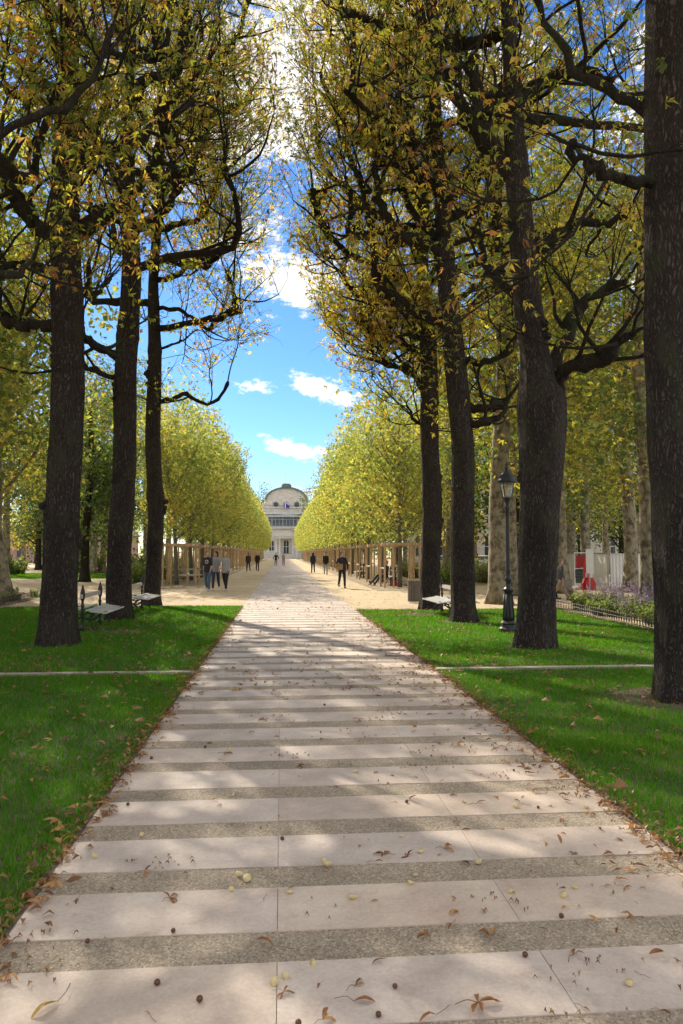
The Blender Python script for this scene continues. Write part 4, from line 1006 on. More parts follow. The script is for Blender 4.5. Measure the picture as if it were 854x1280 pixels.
# ------------------------------------------------------------------ lamp post
def lamp():
    root = empty('lamp_post', (4.72, 15.15, 0)); tag(root, 'old black cast-iron lamp post with glass lantern on the right lawn', 'street lamp')
    m = MB(); m.lathe([(.20, -.01), (.21, .05), (.20, .10), (.165, .13), (.155, .18), (.17, .21), (.13, .26)], 8, rot=math.pi / 8); m.build('base', M['iron'], root)
    m = MB(); m.lathe([(.125, .25), (.115, .35), (.10, .55), (.085, .78), (.082, .84), (.11, .87), (.125, .90), (.085, .93), (.055, .97), (.05, 1.05), (.075, 1.09), (.08, 1.12), (.05, 1.16), (.046, 1.26), (.062, 1.30), (.045, 1.33),
                       (.042, 1.38), (.038, 2.4), (.034, 2.55), (.055, 2.58), (.05, 2.62), (.035, 2.66), (.04, 2.72), (.07, 2.76), (.05, 2.79)], 16)
    for k in range(8):
        a = k * math.pi / 4; m.tube([(.118 * math.cos(a), .118 * math.sin(a), .28), (.088 * math.cos(a), .088 * math.sin(a), .80)], .012, 5)
    m.tube([(-.17, 0, 2.52), (.17, 0, 2.52)], .012, 6); m.build('post', M['iron'], root, smooth=True)
    z0, z1, r0, r1 = 2.82, 3.14, .095, .165
    lan = MB()
    for k in range(4):
        a = math.pi / 4 + k * math.pi / 2; b = a + math.pi / 2
        lan.tube([(r0 * math.cos(a), r0 * math.sin(a), z0), (r1 * math.cos(a), r1 * math.sin(a), z1)], .009, 6)
        for rr, z in ((r0, z0), (r1, z1)): lan.tube([(rr * math.cos(a), rr * math.sin(a), z), (rr * math.cos(b), rr * math.sin(b), z)], .010, 6)
    lan.lathe([(.05, 2.78), (.10, 2.80), (.10, 2.825), (.03, 2.83)], 12); lan.build('lantern_frame', M['iron'], root)
    gm, nt, b = new_mat('lantern_glass'); b.inputs['Base Color'].default_value = (.85, .88, .85, 1); b.inputs['Roughness'].default_value = .08
    b.inputs['Transmission Weight'].default_value = .85; b.inputs['Alpha'].default_value = .45
    gl = MB(); q = [(math.cos(math.pi/4 + k*math.pi/2), math.sin(math.pi/4 + k*math.pi/2)) for k in range(4)]
    gl.add([(r0*.96*x, r0*.96*y, z0) for x, y in q] + [(r1*.96*x, r1*.96*y, z1) for x, y in q], np.array([(k, (k+1) % 4, 4 + (k+1) % 4, 4 + k) for k in range(4)])); gl.build('lantern_pane', gm, root)
    bu = MB(); bu.lathe([(.012, 2.83), (.03, 2.86), (.035, 2.90), (.022, 2.93), (.04, 2.97), (.055, 3.02), (.03, 3.07), (.01, 3.10)], 12); bu.build('burner', simple('brass', (.55, .42, .22), .35, metal=.4), root, smooth=True)
    ro = MB(); ro.lathe([(.20, 3.135), (.205, 3.15), (.19, 3.20), (.15, 3.24), (.17, 3.26), (.12, 3.32), (.07, 3.38), (.03, 3.41), (.045, 3.44), (.03, 3.47), (.02, 3.50), (.035, 3.52), (.005, 3.58)], 16); ro.build('lantern_roof', M['iron'], root, smooth=True)
lamp()

# ------------------------------------------------------------------ litter bin
def bin_():
    root = empty('litter_bin', (4.5, 25.0, 0)); tag(root, 'slatted wooden litter bin on the gravel left of the fourth right chestnut', 'litter bin')
    m = MB(); m.lathe([(.17, .02), (.175, .70), (.15, .72)], 16); m.build('liner', simple('bin_liner', (.03, .03, .03), .6), root)
    m = MB()
    for k in range(16):
        a = 2 * math.pi * k / 16; q = Matrix.Rotation(a, 4, 'Z'); m.box(.18, .205, -.033, .033, .03, .74, None, q)
    m.build('slats_panel', simple('grey_wood', (.13, .115, .10), .8, var=.4, scale=9, stretch=(3, 3, .5)), root)
    m = MB(); m.lathe([(.215, .72), (.22, .76), (.16, .765), (.16, .72)], 20); m.build('rim', simple('bin_rim', (.22, .20, .17), .7), root)
bin_()

# ------------------------------------------------------------------ low hoop fences
def hoop_fence(name, p0, p1, label):
    root = empty(name, (0, 0, 0)); tag(root, label, 'fence')
    p0 = np.array(p0, float); p1 = np.array(p1, float); d = p1 - p0; L = np.linalg.norm(d); u = d / L
    mh = MB(); n = int(L / .14)
    for k in range(n):
        c = p0 + u * (k * .14 + .1); pts = [(c[0] + u[0] * (t - .12), c[1] + u[1] * (t - .12), .30 * math.sin(math.pi * t / .24) ** .5 + .0) for t in np.linspace(0.0, .24, 7)]
        mh.tube(pts, .008, 4, cap=False)
    h = mh.build('hoop', M['rust'], root); h['kind'] = 'stuff'
    mr = MB()
    for z in (.10, .2): mr.tube([(p0[0], p0[1], z), (p1[0], p1[1], z)], .007, 5)
    mr.build('wire', M['rust'], root)
M['rust'] = simple('rusty_wire', (.07, .055, .05), .6, metal=.3, var=.3)
hoop_fence('hoop_fence', (8.05, 21.8), (7.45, 10.5), 'low hooped iron border fence at the right edge of the lawn')
hoop_fence('hoop_fence', (-8.45, 12), (-8.75, 27), 'low hooped iron border fence at the left edge of the lawn')

# ------------------------------------------------------------------ building-site hoarding and barrier
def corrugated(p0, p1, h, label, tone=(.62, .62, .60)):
    root = empty('hoarding_panel', (p0[0], p0[1], 0)); tag(root, label, 'hoarding', 'white hoarding panels round the building site')
    d = np.array(p1) - np.array(p0); L = float(np.linalg.norm(d)); root.rotation_euler = (0, 0, math.atan2(d[1], d[0]))
    n = max(6, int(L / .05)); V = []; F = []
    for k in range(n + 1):
        x = L * k / n; y = .02 if (k // 2) % 2 else -.02; V += [(x, y, .06), (x, y, h)]
    V = V + [(a, b + .006, c) for a, b, c in V]; m = 2 * (n + 1)
    for k in range(n): a = 2 * k; F += [(a, a + 2, a + 3, a + 1), (m + a, m + a + 1, m + a + 3, m + a + 2)]
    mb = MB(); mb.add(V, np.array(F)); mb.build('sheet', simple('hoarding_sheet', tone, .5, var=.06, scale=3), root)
    f = MB(); f.box(-.02, .03, -.045, -.022, 0, h + .03); f.box(L - .03, L + .0, -.045, -.022, 0, h + .03); f.box(.03, L - .03, -.045, -.022, h - .03, h + .02); f.build('frame', M['metal'], root)
Yh = 33.0
def HX(px, Y): return (px - 352) / F_PX * Y
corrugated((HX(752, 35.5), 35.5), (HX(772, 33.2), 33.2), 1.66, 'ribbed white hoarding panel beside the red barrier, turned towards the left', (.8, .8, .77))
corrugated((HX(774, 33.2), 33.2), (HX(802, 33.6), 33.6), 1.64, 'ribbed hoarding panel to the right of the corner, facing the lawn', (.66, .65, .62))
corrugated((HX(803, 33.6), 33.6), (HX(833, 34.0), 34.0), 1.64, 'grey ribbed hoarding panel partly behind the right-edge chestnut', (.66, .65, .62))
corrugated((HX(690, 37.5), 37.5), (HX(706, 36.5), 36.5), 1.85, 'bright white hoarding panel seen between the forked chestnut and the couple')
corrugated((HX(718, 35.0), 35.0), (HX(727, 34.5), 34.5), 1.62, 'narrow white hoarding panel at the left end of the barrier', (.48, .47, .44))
def barrier():
    root = empty('site_barrier', (HX(727, 33.8), 33.8, 0)); tag(root, 'mesh site barrier with red banner and round blue and red sign', 'barrier')
    w = HX(752, 33.8) - HX(727, 33.8); h = 1.68
    f = MB(); 
    for a, b in (((0, 0, .05), (0, 0, h)), ((w, 0, .05), (w, 0, h)), ((0, 0, h), (w, 0, h)), ((0, 0, .15), (w, 0, .15)), ((0, 0, .95), (w, 0, .95))): f.tube([a, b], .022, 8)
    f.box(-.1, .15, -.3, .3, 0, .1); f.build('frame', M['white'], root)
    m = MB()
    for k in range(1, 12): m.tube([(w * k / 12, .0, .15), (w * k / 12, .0, h)], .004, 4, cap=False)
    for k in range(1, 10): m.tube([(0, .0, .15 + k * .155), (w, .0, .15 + k * .155)], .004, 4, cap=False)
    m.build('mesh_panel', M['metal'], root)
    b = MB(); b.box(.06, .50, -.04, -.03, 1.02, 1.58, (.35, .03, .03)); b.box(.06, w - .02, .025, .035, .25, .92, (.03, .07, .07)); b.build('banner', vcol('banner_cloth'), root, color=True)
    s = MB(); s.box(.62, .86, -.04, -.03, .95, 1.62, (.75, .75, .75)); s.build('sign', vcol('sign_face'), root, color=True)
    d = MB(); th = [2 * math.pi * k / 20 for k in range(20)]
    d.prism([(.74 + .10 * math.cos(a), 1.22 + .10 * math.sin(a)) for a in th], -.052, -.042, (.6, .03, .03)); d.prism([(.74 + .075 * math.cos(a), 1.22 + .075 * math.sin(a)) for a in th], -.056, -.0525, (.03, .06, .35)); d.build('round_sign', vcol('disc'), root, color=True)
barrier()
def water_barrier(x, y, rz, label):
    root = empty('plastic_barrier', (x, y, 0), rz); tag(root, label, 'barrier', 'red and white plastic barriers')
    m = MB(); pts = [(-.25, 0), (.25, 0), (.22, .3), (.12, .5), (.10, .95), (.06, 1.25), (-.06, 1.25), (-.10, .95), (-.12, .5), (-.22, .3)]
    m.prism(pts[::1], -.06, .06); m.build('body', simple('red_plastic', (.50, .035, .03), .4), root)
    w = MB(); w.box(-.09, .09, -.075, -.063, .55, .75); w.build('stripe', M['white'], root)
water_barrier(HX(742, 33.2), 33.2, .3, 'red plastic barrier standing in front of the mesh panel, left one')
water_barrier(HX(748, 33.0), 33.0, -.2, 'red plastic barrier standing in front of the mesh panel, right one')
s = empty('white_notice', (HX(747, 32.6), 32.6, 0)); tag(s, 'white notice board standing up beside the red barriers', 'notice board')
m = MB(); m.box(-.02, .02, -.02, .02, 0, 1.9); m.build('post', M['metal'], s); m = MB(); m.box(-.17, .17, -.035, -.022, .75, 1.85); m.build('board', M['white'], s)

# ------------------------------------------------------------------ flowers and shrubs
def stem_plant(name, seed, n, h, spread, pal, top_pal=None, size=.06, leaves=40, mat='leaf_far', stemmat='young_bark'):
    r = random.Random(seed); root = empty(name); st = MB(); lf = MB(); fl = MB()
    for k in range(n):
        a = r.uniform(0, 6.28); rr = spread * math.sqrt(r.random()) * .5; hh = h * r.uniform(.65, 1.08)
        Q, e = rand_path((rr * math.cos(a), rr * math.sin(a), 0), (.5 * math.cos(a), .5 * math.sin(a), 1.3), hh, 7, .08, .02, r)
        st.tube(Q, np.linspace(.006, .002, len(Q)), 3, cap=False)
        t = rs.uniform(.1, 6.9 if top_pal is None else 4.5, leaves); i = np.minimum(t.astype(int), 6); P = Q[i] * (1 - (t - i)[:, None]) + Q[i + 1] * (t - i)[:, None] + rs.normal(size=(leaves, 3)) * .035
        place_leaves(lf, P, size, T1, pal, [1] * len(pal), 0)
        if top_pal:
            t = rs.uniform(3.8, 7, 34); i = np.minimum(t.astype(int), 6); P = Q[i] * (1 - (t - i)[:, None]) + Q[i + 1] * (t - i)[:, None] + rs.normal(size=(34, 3)) * .022
            place_leaves(fl, P, .032, T1, top_pal, [1] * len(top_pal), -.3)
    st.build('stem', M['young_bark'], root); lf.build('foliage', M[mat], root, color=True)
    if top_pal: fl.build('blossom', M[mat], root, color=True)
    return root
pur = [(.19, .13, .33), (.25, .18, .40), (.14, .10, .26)]
sal = stem_plant('flowering_shrub', 71, 26, 1.0, .7, [(.10, .13, .06), (.16, .19, .09)], pur, .07, 16)
bush = stem_plant('leafy_shrub', 72, 34, .75, .9, [(.05, .09, .02), (.10, .14, .03), (.16, .19, .05)], None, .10, 30)
grs = stem_plant('ornamental_grass', 73, 60, 1.1, .9, [(.25, .26, .14), (.18, .22, .09)], None, .10, 10)
GF = 'purple flowering shrubs behind the right border fence'
first = set()
def plant(p, loc, sc, lab, grp, cat):
    o = p if p.name not in first else copy_tree(p); first.add(p.name); o.location = loc; o.scale = (sc, sc, sc); o.rotation_euler = (0, 0, rnd.uniform(0, 6.28)); tag(o, lab, cat, grp)
for k, (x, y, s_) in enumerate([(9.2, 20.6, .85), (9.9, 21.2, .95), (10.5, 20.2, .95), (9.6, 19.2, .9), (10.3, 18.6, .9), (11.2, 20.8, 1.0), (9.9, 17.6, .95), (10.9, 17.9, .9), (8.9, 18.3, .75), (11.9, 21.5, 1.0)]):
    plant(sal, (x, y, 0), s_, 'bushy purple salvia in the bed behind the right border fence', GF, 'flowering shrub')
for k in range(26):
    x = rnd.uniform(8.5, 10.6); y = rnd.uniform(13.5, 23.2); plant(bush, (x, y, 0), rnd.uniform(.35, .65), 'low leafy bedding plant behind the right border fence', 'bedding plants behind the right border fence', 'plant')
for k in range(12):
    plant(bush, (-9.2 - rnd.uniform(0, .8), rnd.uniform(20, 29), 0), rnd.uniform(.35, .6), 'low leafy bedding plant behind the left border fence', 'bedding plants behind the left border fence', 'plant')
for k in range(34):
    x = rnd.uniform(8.6, 15.5); y = rnd.uniform(40, 54)
    plant(grs, (x, y, 0), rnd.uniform(.8, 1.3), 'pale feathery grass clump in the planting beyond the right gravel', 'pale grass clumps beyond the right gravel', 'ornamental grass')
for k in range(16):
    x = rnd.uniform(8.6, 16); y = rnd.uniform(38.5, 40.5)
    plant(bush, (x, y, 0), rnd.uniform(.9, 1.3), 'dark green low shrub edging the pale grasses on the right', 'low shrubs edging the pale grasses', 'shrub')
for k in range(14):
    x = rnd.uniform(-8.2, -7.2) if k < 7 else rnd.uniform(-12, -8); y = 41 + k * 2.2
    plant(grs if k % 2 else bush, (x, y, 0), rnd.uniform(1.1, 1.7), 'green shrub growing behind the left larch frames', 'shrubs behind the left larch frames', 'shrub')
for k, (px, Y, s_) in enumerate([(112, 66, 2.2), (117, 66, 2.4), (20, 60, 1.9), (8, 60, 1.9), (30, 61, 1.7), (180, 60, 2.6), (175, 62, 2.4)]):
    plant(bush, (HX(px, Y), Y, 0), s_, ['rounded green shrub seen between the first two left chestnuts', 'rounded green shrub seen between the first two left chestnuts', 'dark clipped shrub at far left by the garden chairs', 'dark clipped shrub at far left by the garden chairs', 'dark clipped shrub at far left by the garden chairs', 'tall shrub between the second and third left chestnuts', 'tall shrub between the second and third left chestnuts'][k],
          ['shrubs between the first two left chestnuts', 'shrubs at far left', 'shrubs between the second and third left chestnuts'][0 if k < 2 else 1 if k < 5 else 2], 'shrub')

# white garden chairs far left
def garden_chair():
    root = empty('garden_chair'); m = MB(); m.box(-.25, .25, -.22, .25, .36, .40); m.build('seat', M['white'], root)
    m = MB(); V = Matrix.Translation((0, .25, .38)) @ Matrix.Rotation(R(-22), 4, 'X'); m.box(-.25, .25, -.02, .02, 0, .6, None, V); m.build('backrest', M['white'], root)
    for sx in (-1, 1):
        for y in (-.2, .22): m = MB(); m.box(sx * .23 - .015, sx * .23 + .015, y - .015, y + .015, 0, .36); m.build('leg', M['white'], root)
    return root
g0 = garden_chair()
for k in range(4):
    o = g0 if k == 0 else copy_tree(g0); o.location = (HX(27 + k * 4.2, 63 + k), 63 + k, 0); o.rotation_euler = (0, 0, R(60 + 12 * k)); o.scale = (1.2, 1.2, 1.2)
    tag(o, ['white garden chair at far left, leftmost of the row of four', 'white garden chair at far left, second of the row of four', 'white garden chair at far left, third of the row of four', 'white garden chair at far left, rightmost of the row of four'][k], 'chair', 'white garden chairs at far left')

# parked cars
def car(loc, rz, paint, label):
    root = empty('parked_car', loc, rz); tag(root, label, 'car', 'cars parked far off on the right')
    side = [(-2.1, .35), (-2.15, .7), (-2.0, .9), (-1.2, .98), (-.75, 1.42), (.6, 1.46), (1.35, 1.0), (2.0, .92), (2.15, .6), (2.1, .35)]
    m = MB(); m.prism(side[::-1], -.85, .85); b = m.build('body', simple('car_paint', paint, .3, var=.03), root)
    mod = b.modifiers.new('b', 'BEVEL'); mod.width = .06; mod.segments = 2
    g = MB(); g.prism([(-1.1, 1.0), (-.7, 1.36), (.55, 1.39), (1.15, 1.02)][::-1], -.857, .857); g.build('window', M['window_dark'], root)
    for x in (-1.35, 1.35):
        for s_ in (-1, 1):
            w = MB(); w.prism([(x + .31 * math.cos(2*math.pi*k/18), .31 + .31 * math.sin(2*math.pi*k/18)) for k in range(18)], *sorted((s_ * .87, s_ * .70))); w.build('wheel', simple('tyre', (.02, .02, .02), .8), root)
car((HX(603, 76), 76, 0), R(5), (.7, .7, .7), 'white car parked in front of the arcaded building')
car((HX(556, 74), 74, 0), R(8), (.32, .32, .33), 'silver car glimpsed between the third and fourth right chestnuts')

# ------------------------------------------------------------------ people
def capsule(bm, p0, p1, r0, r1, seg=10, sq=(1, 1), flat=1.0):
    p0 = Vector(p0); p1 = Vector(p1); d = p1 - p0; L = max(d.length, 1e-4); q = d.to_track_quat('Z', 'Y').to_matrix()
    X, Y, Z = q.col[0], q.col[1], q.col[2]; rings = []
    prof = [(-math.cos(math.pi/2 * k/3) * r0 * flat, r0 * math.sin(math.pi/2 * k/3)) for k in range(4)] + [(L + math.sin(math.pi/2 * k/3) * r1, r1 * math.cos(math.pi/2 * k/3)) for k in range(4)]
    for z, r in prof:
        r = max(r, r0 * .02); c = p0 + Z * z; ring = []
        for k in range(seg):
            a = 2 * math.pi * k / seg; v = X * math.cos(a) * r + Y * math.sin(a) * r
            v.x *= sq[0]; v.y *= sq[1]; ring.append(bm.verts.new(c + v))
        rings.append(ring)
    for a, b in zip(rings, rings[1:]):
        for k in range(seg): bm.faces.new((a[k], a[(k+1) % seg], b[(k+1) % seg], b[k]))
    bm.faces.new(rings[0][::-1]); bm.faces.new(rings[-1])
def ell(bm, c, r, rot=None):
    m = Matrix.Translation(c) @ (rot if rot is not None else Matrix()) @ Matrix.Diagonal((*r, 1)); bmesh.ops.create_uvsphere(bm, u_segments=14, v_segments=10, radius=1, matrix=m)
def fuse(bm, name, mat, parent, voxel, smooth=2):
    """one continuous surface out of overlapping closed shapes"""
    me = bpy.data.meshes.new(name); bm.to_mesh(me); bm.free(); o = bpy.data.objects.new(name, me); C.objects.link(o)
    md = o.modifiers.new('r', 'REMESH'); md.mode = 'VOXEL'; md.voxel_size = voxel
    sm = o.modifiers.new('s', 'SMOOTH'); sm.factor = .5; sm.iterations = smooth
    dg = bpy.context.evaluated_depsgraph_get(); me2 = bpy.data.meshes.new_from_object(o.evaluated_get(dg)); o.modifiers.clear(); o.data = me2; bpy.data.meshes.remove(me)
    me2.polygons.foreach_set('use_smooth', [True] * len(me2.polygons)); me2.materials.clear(); me2.materials.append(mat); o.parent = parent; return o
_pm = {}
def cloth(c):
    k = tuple(c)
    if k not in _pm: _pm[k] = simple('cloth', c, .85, var=.12, scale=25)
    return _pm[k]
def person(loc, heading, label, top, legs, hair=(.06, .04, .03), shoe=(.03, .03, .03), stride=.25, arms=((.2, .1), (-.2, .1)), h=1.75, female=False, long_hair=False,
           coat=0.0, sleeves=True, vox=.014, seated=False, head_turn=0.0, emblem=False, short_coat=False, group='people in the alley', lean=0.0, hood=False, raise_arm=None, top_name='jacket', legs_name='trousers'):
    root = empty('person', loc, heading); sc = h / 1.75; root.scale = (sc, sc, sc); tag(root, label, 'person', group)
    V = Vector; sw = .168 if not female else .15
    hip = V((0, 0, .93)); J = {}
    if seated:
        hip = V((0, 0, .47))
    up = V((0, math.sin(lean), math.cos(lean)))
    chest = hip + up * .34; neck = hip + up * .55; head = neck + up * .15 + V((0, .02, 0))
    for s_, st in ((-1, stride), (1, -stride)):
        a = st
        if seated:
            kn = hip + V((s_ * .13, .43, .03)); an = kn + V((s_ * .02, .40, -.40)) if s_ > 0 else kn + V((-.03, .36, -.42)); an.z = max(an.z, .08)
        else:
            kn = V((s_ * .095, math.sin(a) * .44, .93 - math.cos(a) * .44)); bend = .35 if a < 0 else .05
            an = kn + V((0, math.sin(a - bend) * .42, -math.cos(a - bend) * .42))
        J[s_] = (hip + V((s_ * .09, 0, 0)), kn, an)
    if not seated:       # stand on the ground
        low = min(J[-1][2].z, J[1][2].z) - .075
        dz = V((0, 0, -low)); hip += dz; chest += dz; neck += dz; head += dz
        J = {k: tuple(p + dz for p in v) for k, v in J.items()}
    A = {}
    for i, s_ in enumerate((-1, 1)):
        sh = neck + V((s_ * sw, 0, -.07)); sa, out = arms[i]
        el_ = sh + V((s_ * math.sin(out) * .28, math.sin(sa) * .28, -math.cos(sa) * .28)); be = sa + .35
        if raise_arm == s_:
            el_ = sh + V((s_ * .12, .20, .02)); wr = el_ + V((-s_ * .12, .02, .20))
        elif seated:
            el_ = sh + V((s_ * .05, .08, -.26)); wr = el_ + V((-s_ * .06, .22, -.06))
        else: wr = el_ + V((-s_ * .02, math.sin(be) * .25, -math.cos(be) * .25))
        A[s_] = (sh, el_, wr)
    bm = bmesh.new()
    tw = .14 if not female else .12
    capsule(bm, hip, hip + up * .12, .125, .115, 14, (1.15, .85)); capsule(bm, hip + up * .12, chest + up * .06, .115, .13, 14, (1.1, .8)); [capsule(bm, neck - up * .05, V(A[q][0]) - V((q * .02, 0, 0)), .05, .048, 12) for q in (-1, 1)]
    capsule(bm, chest, neck, .11, .055, 12); capsule(bm, neck - up * .02, neck + up * .10, .052, .05, 12)
    HR = Matrix.Rotation(head_turn, 4, 'Z'); hd = lambda x, y, z: head + (HR @ V((x, y, z)))
    ell(bm, hd(0, -.005, .035), (.075, .095, .095), HR); ell(bm, hd(0, .025, -.035), (.056, .066, .075), HR); capsule(bm, hd(0, .092, .0), hd(0, .112, -.028), .010, .015, 8)
    ell(bm, hd(0, .086, -.062), (.024, .012, .008), HR); ell(bm, hd(0, .085, .025), (.05, .014, .01), HR)
    for s_ in (-1, 1):
        ell(bm, hd(s_ * .077, -.01, -.005), (.012, .02, .03), HR)
        a, k, n = J[s_]; capsule(bm, a, k, .085, .055, 12); capsule(bm, k, n, .055, .036, 12); capsule(bm, n, n + V((0, .16, -.045)), .038, .03, 10)
        a, e, w = A[s_]; capsule(bm, a, e, .048, .038, 10); capsule(bm, e, w, .037, .026, 10)
        d = (w - e).normalized(); side = d.cross(V((1, 0, 0)));
        side = side.normalized() if side.length > .1 else V((0, 1, 0)); capsule(bm, w, w + d * .07, .028, .030, 10, (.7, 1))
        for f in range(4):
            off = side * (f - 1.5) * .019; ln = (.060, .075, .070, .055)[f]; b0_ = w + d * .075 + off; m_ = b0_ + d * ln * .55; capsule(bm, b0_, m_, .0095, .009, 6); capsule(bm, m_, m_ + (d * .8 + V((-s_ * .5, 0, 0))).normalized() * ln * .5, .009, .008, 6)
        t0 = w + d * .02 + side * .026; capsule(bm, t0, t0 + (side * .8 + d).normalized() * .05, .011, .009, 6)
    fuse(bm, 'body', M['skin'], root, vox)
    bm = bmesh.new()        # eyes
    for s_ in (-1, 1): ell(bm, hd(s_ * .028, .082, .008), (.011, .008, .006), HR)
    me = bpy.data.meshes.new('eyes'); bm.to_mesh(me); bm.free(); me.materials.append(M['iron']); o = bpy.data.objects.new('eye_pair', me); C.objects.link(o); o.parent = root
    g = .016
    bm = bmesh.new(); capsule(bm, hip - up * (.10 + coat), hip + up * .14, .142 + g + coat * .10, .125 + g, 16, (1.12, .9), .12); capsule(bm, hip + up * .12, chest + up * .06, .12 + g, .135 + g, 14, (1.12, .84))
    [capsule(bm, neck - up * .06, V(A[q][0]) - V((q * .015, 0, 0)), .055 + g, .05 + g * .7, 12) for q in (-1, 1)]; capsule(bm, chest + V((-.07, 0, .05)), chest + V((.07, 0, .05)), .095 + g, .095 + g, 12, (1, .9)); capsule(bm, chest, neck - up * .03, .12 + g, .06 + g, 12)
    for s_ in (-1, 1):
        a, e, w = A[s_]; capsule(bm, a, e, .052 + g * .5, .044 + g * .5, 10)
        if sleeves: capsule(bm, e, e.lerp(w, .92), .045 + g * .6, .036 + g * .5, 10)
    if hood: ell(bm, hd(0, -.04, -.0), (.10, .085, .12), HR); ell(bm, neck + V((0, -.06, .02)), (.11, .07, .06))
    fuse(bm, top_name, cloth(top), root, .016)
    bm = bmesh.new(); capsule(bm, hip, hip + up * .06, .132, .128, 14, (1.14, .88))
    for s_ in (-1, 1):
        a, k, n = J[s_]; capsule(bm, a, k, .094, .068, 12); capsule(bm, k, n + V((0, 0, .02)), .068, .052, 12)
    fuse(bm, legs_name, cloth(legs), root, .016)
    for s_ in (-1, 1):
        a, k, n = J[s_]; bm = bmesh.new(); tip = n + V((0, .17, -.045)); heel = n + V((0, -.03, -.04))
        if seated: tip = n + V((0, .10, .14)); heel = n + V((0, -.0, -.04))
        capsule(bm, heel, tip, .042, .036, 12); capsule(bm, n + V((0, 0, .02)), heel, .045, .042, 10); fuse(bm, 'shoe', cloth(shoe), root, .014)
    if not hood:
        bm = bmesh.new(); ell(bm, hd(0, -.022, .055), (.090, .104, .098), HR); ell(bm, hd(0, -.045, .0), (.087, .078, .092), HR)
        if long_hair: capsule(bm, hd(0, -.06, .0), hd(0, -.06, -.18), .075, .06, 10, (1.1, .7))
        bmesh.ops.delete(bm, geom=[v for v in bm.verts if (HR.inverted() @ (v.co - head)).y > .055 and (v.co - head).z < .07], context='VERTS')
        bmesh.ops.holes_fill(bm, edges=bm.edges[:]); fuse(bm, 'hair', cloth(hair), root, .012)
    if emblem:
        m = MB(); th = [2 * math.pi * k / 18 for k in range(18)]; c = chest + V((0, .15, .02))
        m.prism([(c.x + .075 * math.cos(a), c.z + .085 * math.sin(a)) for a in th], c.y - .01, c.y + .006); m.build('emblem', cloth((.6, .6, .6)), root)
        m = MB(); m.prism([(c.x + .045 * math.cos(a), c.z + .055 * math.sin(a)) for a in th], c.y + .007, c.y + .010); m.build('emblem_centre', cloth((.03, .03, .035)), root)
    return root
FACE = math.pi       # heading: figures face +Y at 0, the camera at pi
blk = (.018, .018, .022); jean = (.07, .12, .19)
person((-3.28, 33.4, 0), FACE - .15, 'man in dark t-shirt with round pale emblem, left of the three walking friends', (.022, .022, .028), jean, hair=(.16, .10, .06), shoe=(.6, .6, .6), sleeves=False, emblem=True, stride=.16, head_turn=.5, top_name='t_shirt', group='three friends walking on the left gravel')
person((-2.98, 34.2, 0), FACE - .1, 'dark-haired person in grey top, middle of the three walking together', (.28, .29, .31), (.03, .045, .08), hair=(.015, .012, .01), shoe=(.6, .6, .6), sleeves=False, stride=-.22, female=True, long_hair=True, top_name='t_shirt', head_turn=-.6, group='three friends walking on the left gravel')
person((-2.50, 33.6, 0), FACE - .2, 'blond man in light grey sweater with arm raised, right of the three', (.34, .35, .37), blk, hair=(.42, .28, .12), shoe=(.5, .5, .5), stride=.34, raise_arm=1, top_name='sweater', group='three friends walking on the left gravel', head_turn=-.3)
person((-3.05, 69, 0), .3, 'long-haired person in black, left of the far pair by the left frames', (.03, .028, .03), blk, long_hair=True, hair=(.2, .12, .05), stride=.2)
person((-2.22, 69.5, 0), FACE, 'grey-haired person in black jacket and dark red trousers by the left frames', (.015, .015, .018), (.10, .025, .03), hair=(.55, .53, .5), stride=.1)
person((-.72, 98, 0), FACE + .2, 'person in dark jacket and jeans, left of the farthest pair on the paving', (.02, .02, .03), (.14, .17, .23), stride=.15, arms=((.2, .6), (-.2, .6)))
person((.28, 98, 0), FACE, 'person in beige pink coat, right of the farthest pair on the paving', (.34, .24, .21), (.26, .18, .15), stride=.12, coat=.12, female=True)
person((2.68, 63, 0), 0.1, 'person in navy hooded jacket and dark trousers walking away on the right gravel', (.014, .020, .045), (.02, .022, .035), stride=.14, hood=True)
person((3.47, 58, 0), FACE, 'person in black sweater and pale grey trousers on the right gravel', (.012, .014, .02), (.30, .31, .31), hair=(.01, .01, .01), stride=.08, top_name='sweater')
person((2.92, 35.6, 0), FACE + .15, 'man in navy jacket and dark trousers walking with a tan satchel at his hip', (.016, .019, .035), (.012, .014, .022), hair=(.05, .045, .04), stride=.22, head_turn=.2, arms=((.1, .35), (.1, .5)))
bg = empty('satchel', (2.76, 35.45, 1.02), .3); tag(bg, 'tan satchel hanging at the hip of the man in the navy jacket', 'bag')
m = MB(); m.box(-.17, .17, -.05, .05, -.14, .14); m.build('bag_body', simple('tan_leather', (.32, .20, .09), .6), bg); m = MB(); m.box(-.175, .175, -.06, -.052, 0, .145); m.build('flap', simple('tan_flap', (.26, .16, .07), .6), bg)
person((5.42, 38.4, 0), R(118), 'fair-haired person in dark clothes sitting with legs stretched out under the first right frame', (.02, .025, .045), (.025, .027, .033), hair=(.4, .26, .14), seated=True, lean=-.1, female=True)
rb = empty('handbag', (5.75, 37.6, 0)); tag(rb, 'red bag on the ground beside the seated person', 'bag')
m = MB(); m.prism([(-.17, 0), (.17, 0), (.13, .26), (-.13, .26)], -.07, .07); m.build('bag_body', simple('red_leather', (.42, .03, .04), .5), rb); m = MB(); m.tube([(-.08, 0, .25), (-.06, 0, .36), (.06, 0, .36), (.08, 0, .25)], .01, 6); m.build('handle', M['iron'], rb)
person((9.88, 25.6, 0), R(-90), 'person in grey jacket and khaki trousers walking right, in front of the hoarding', (.05, .055, .055), (.32, .25, .17), hair=(.22, .16, .10), stride=.42, arms=((.3, .1), (-.3, .1)), h=1.52, shoe=(.1, .07, .05), group='couple walking on the right gravel')
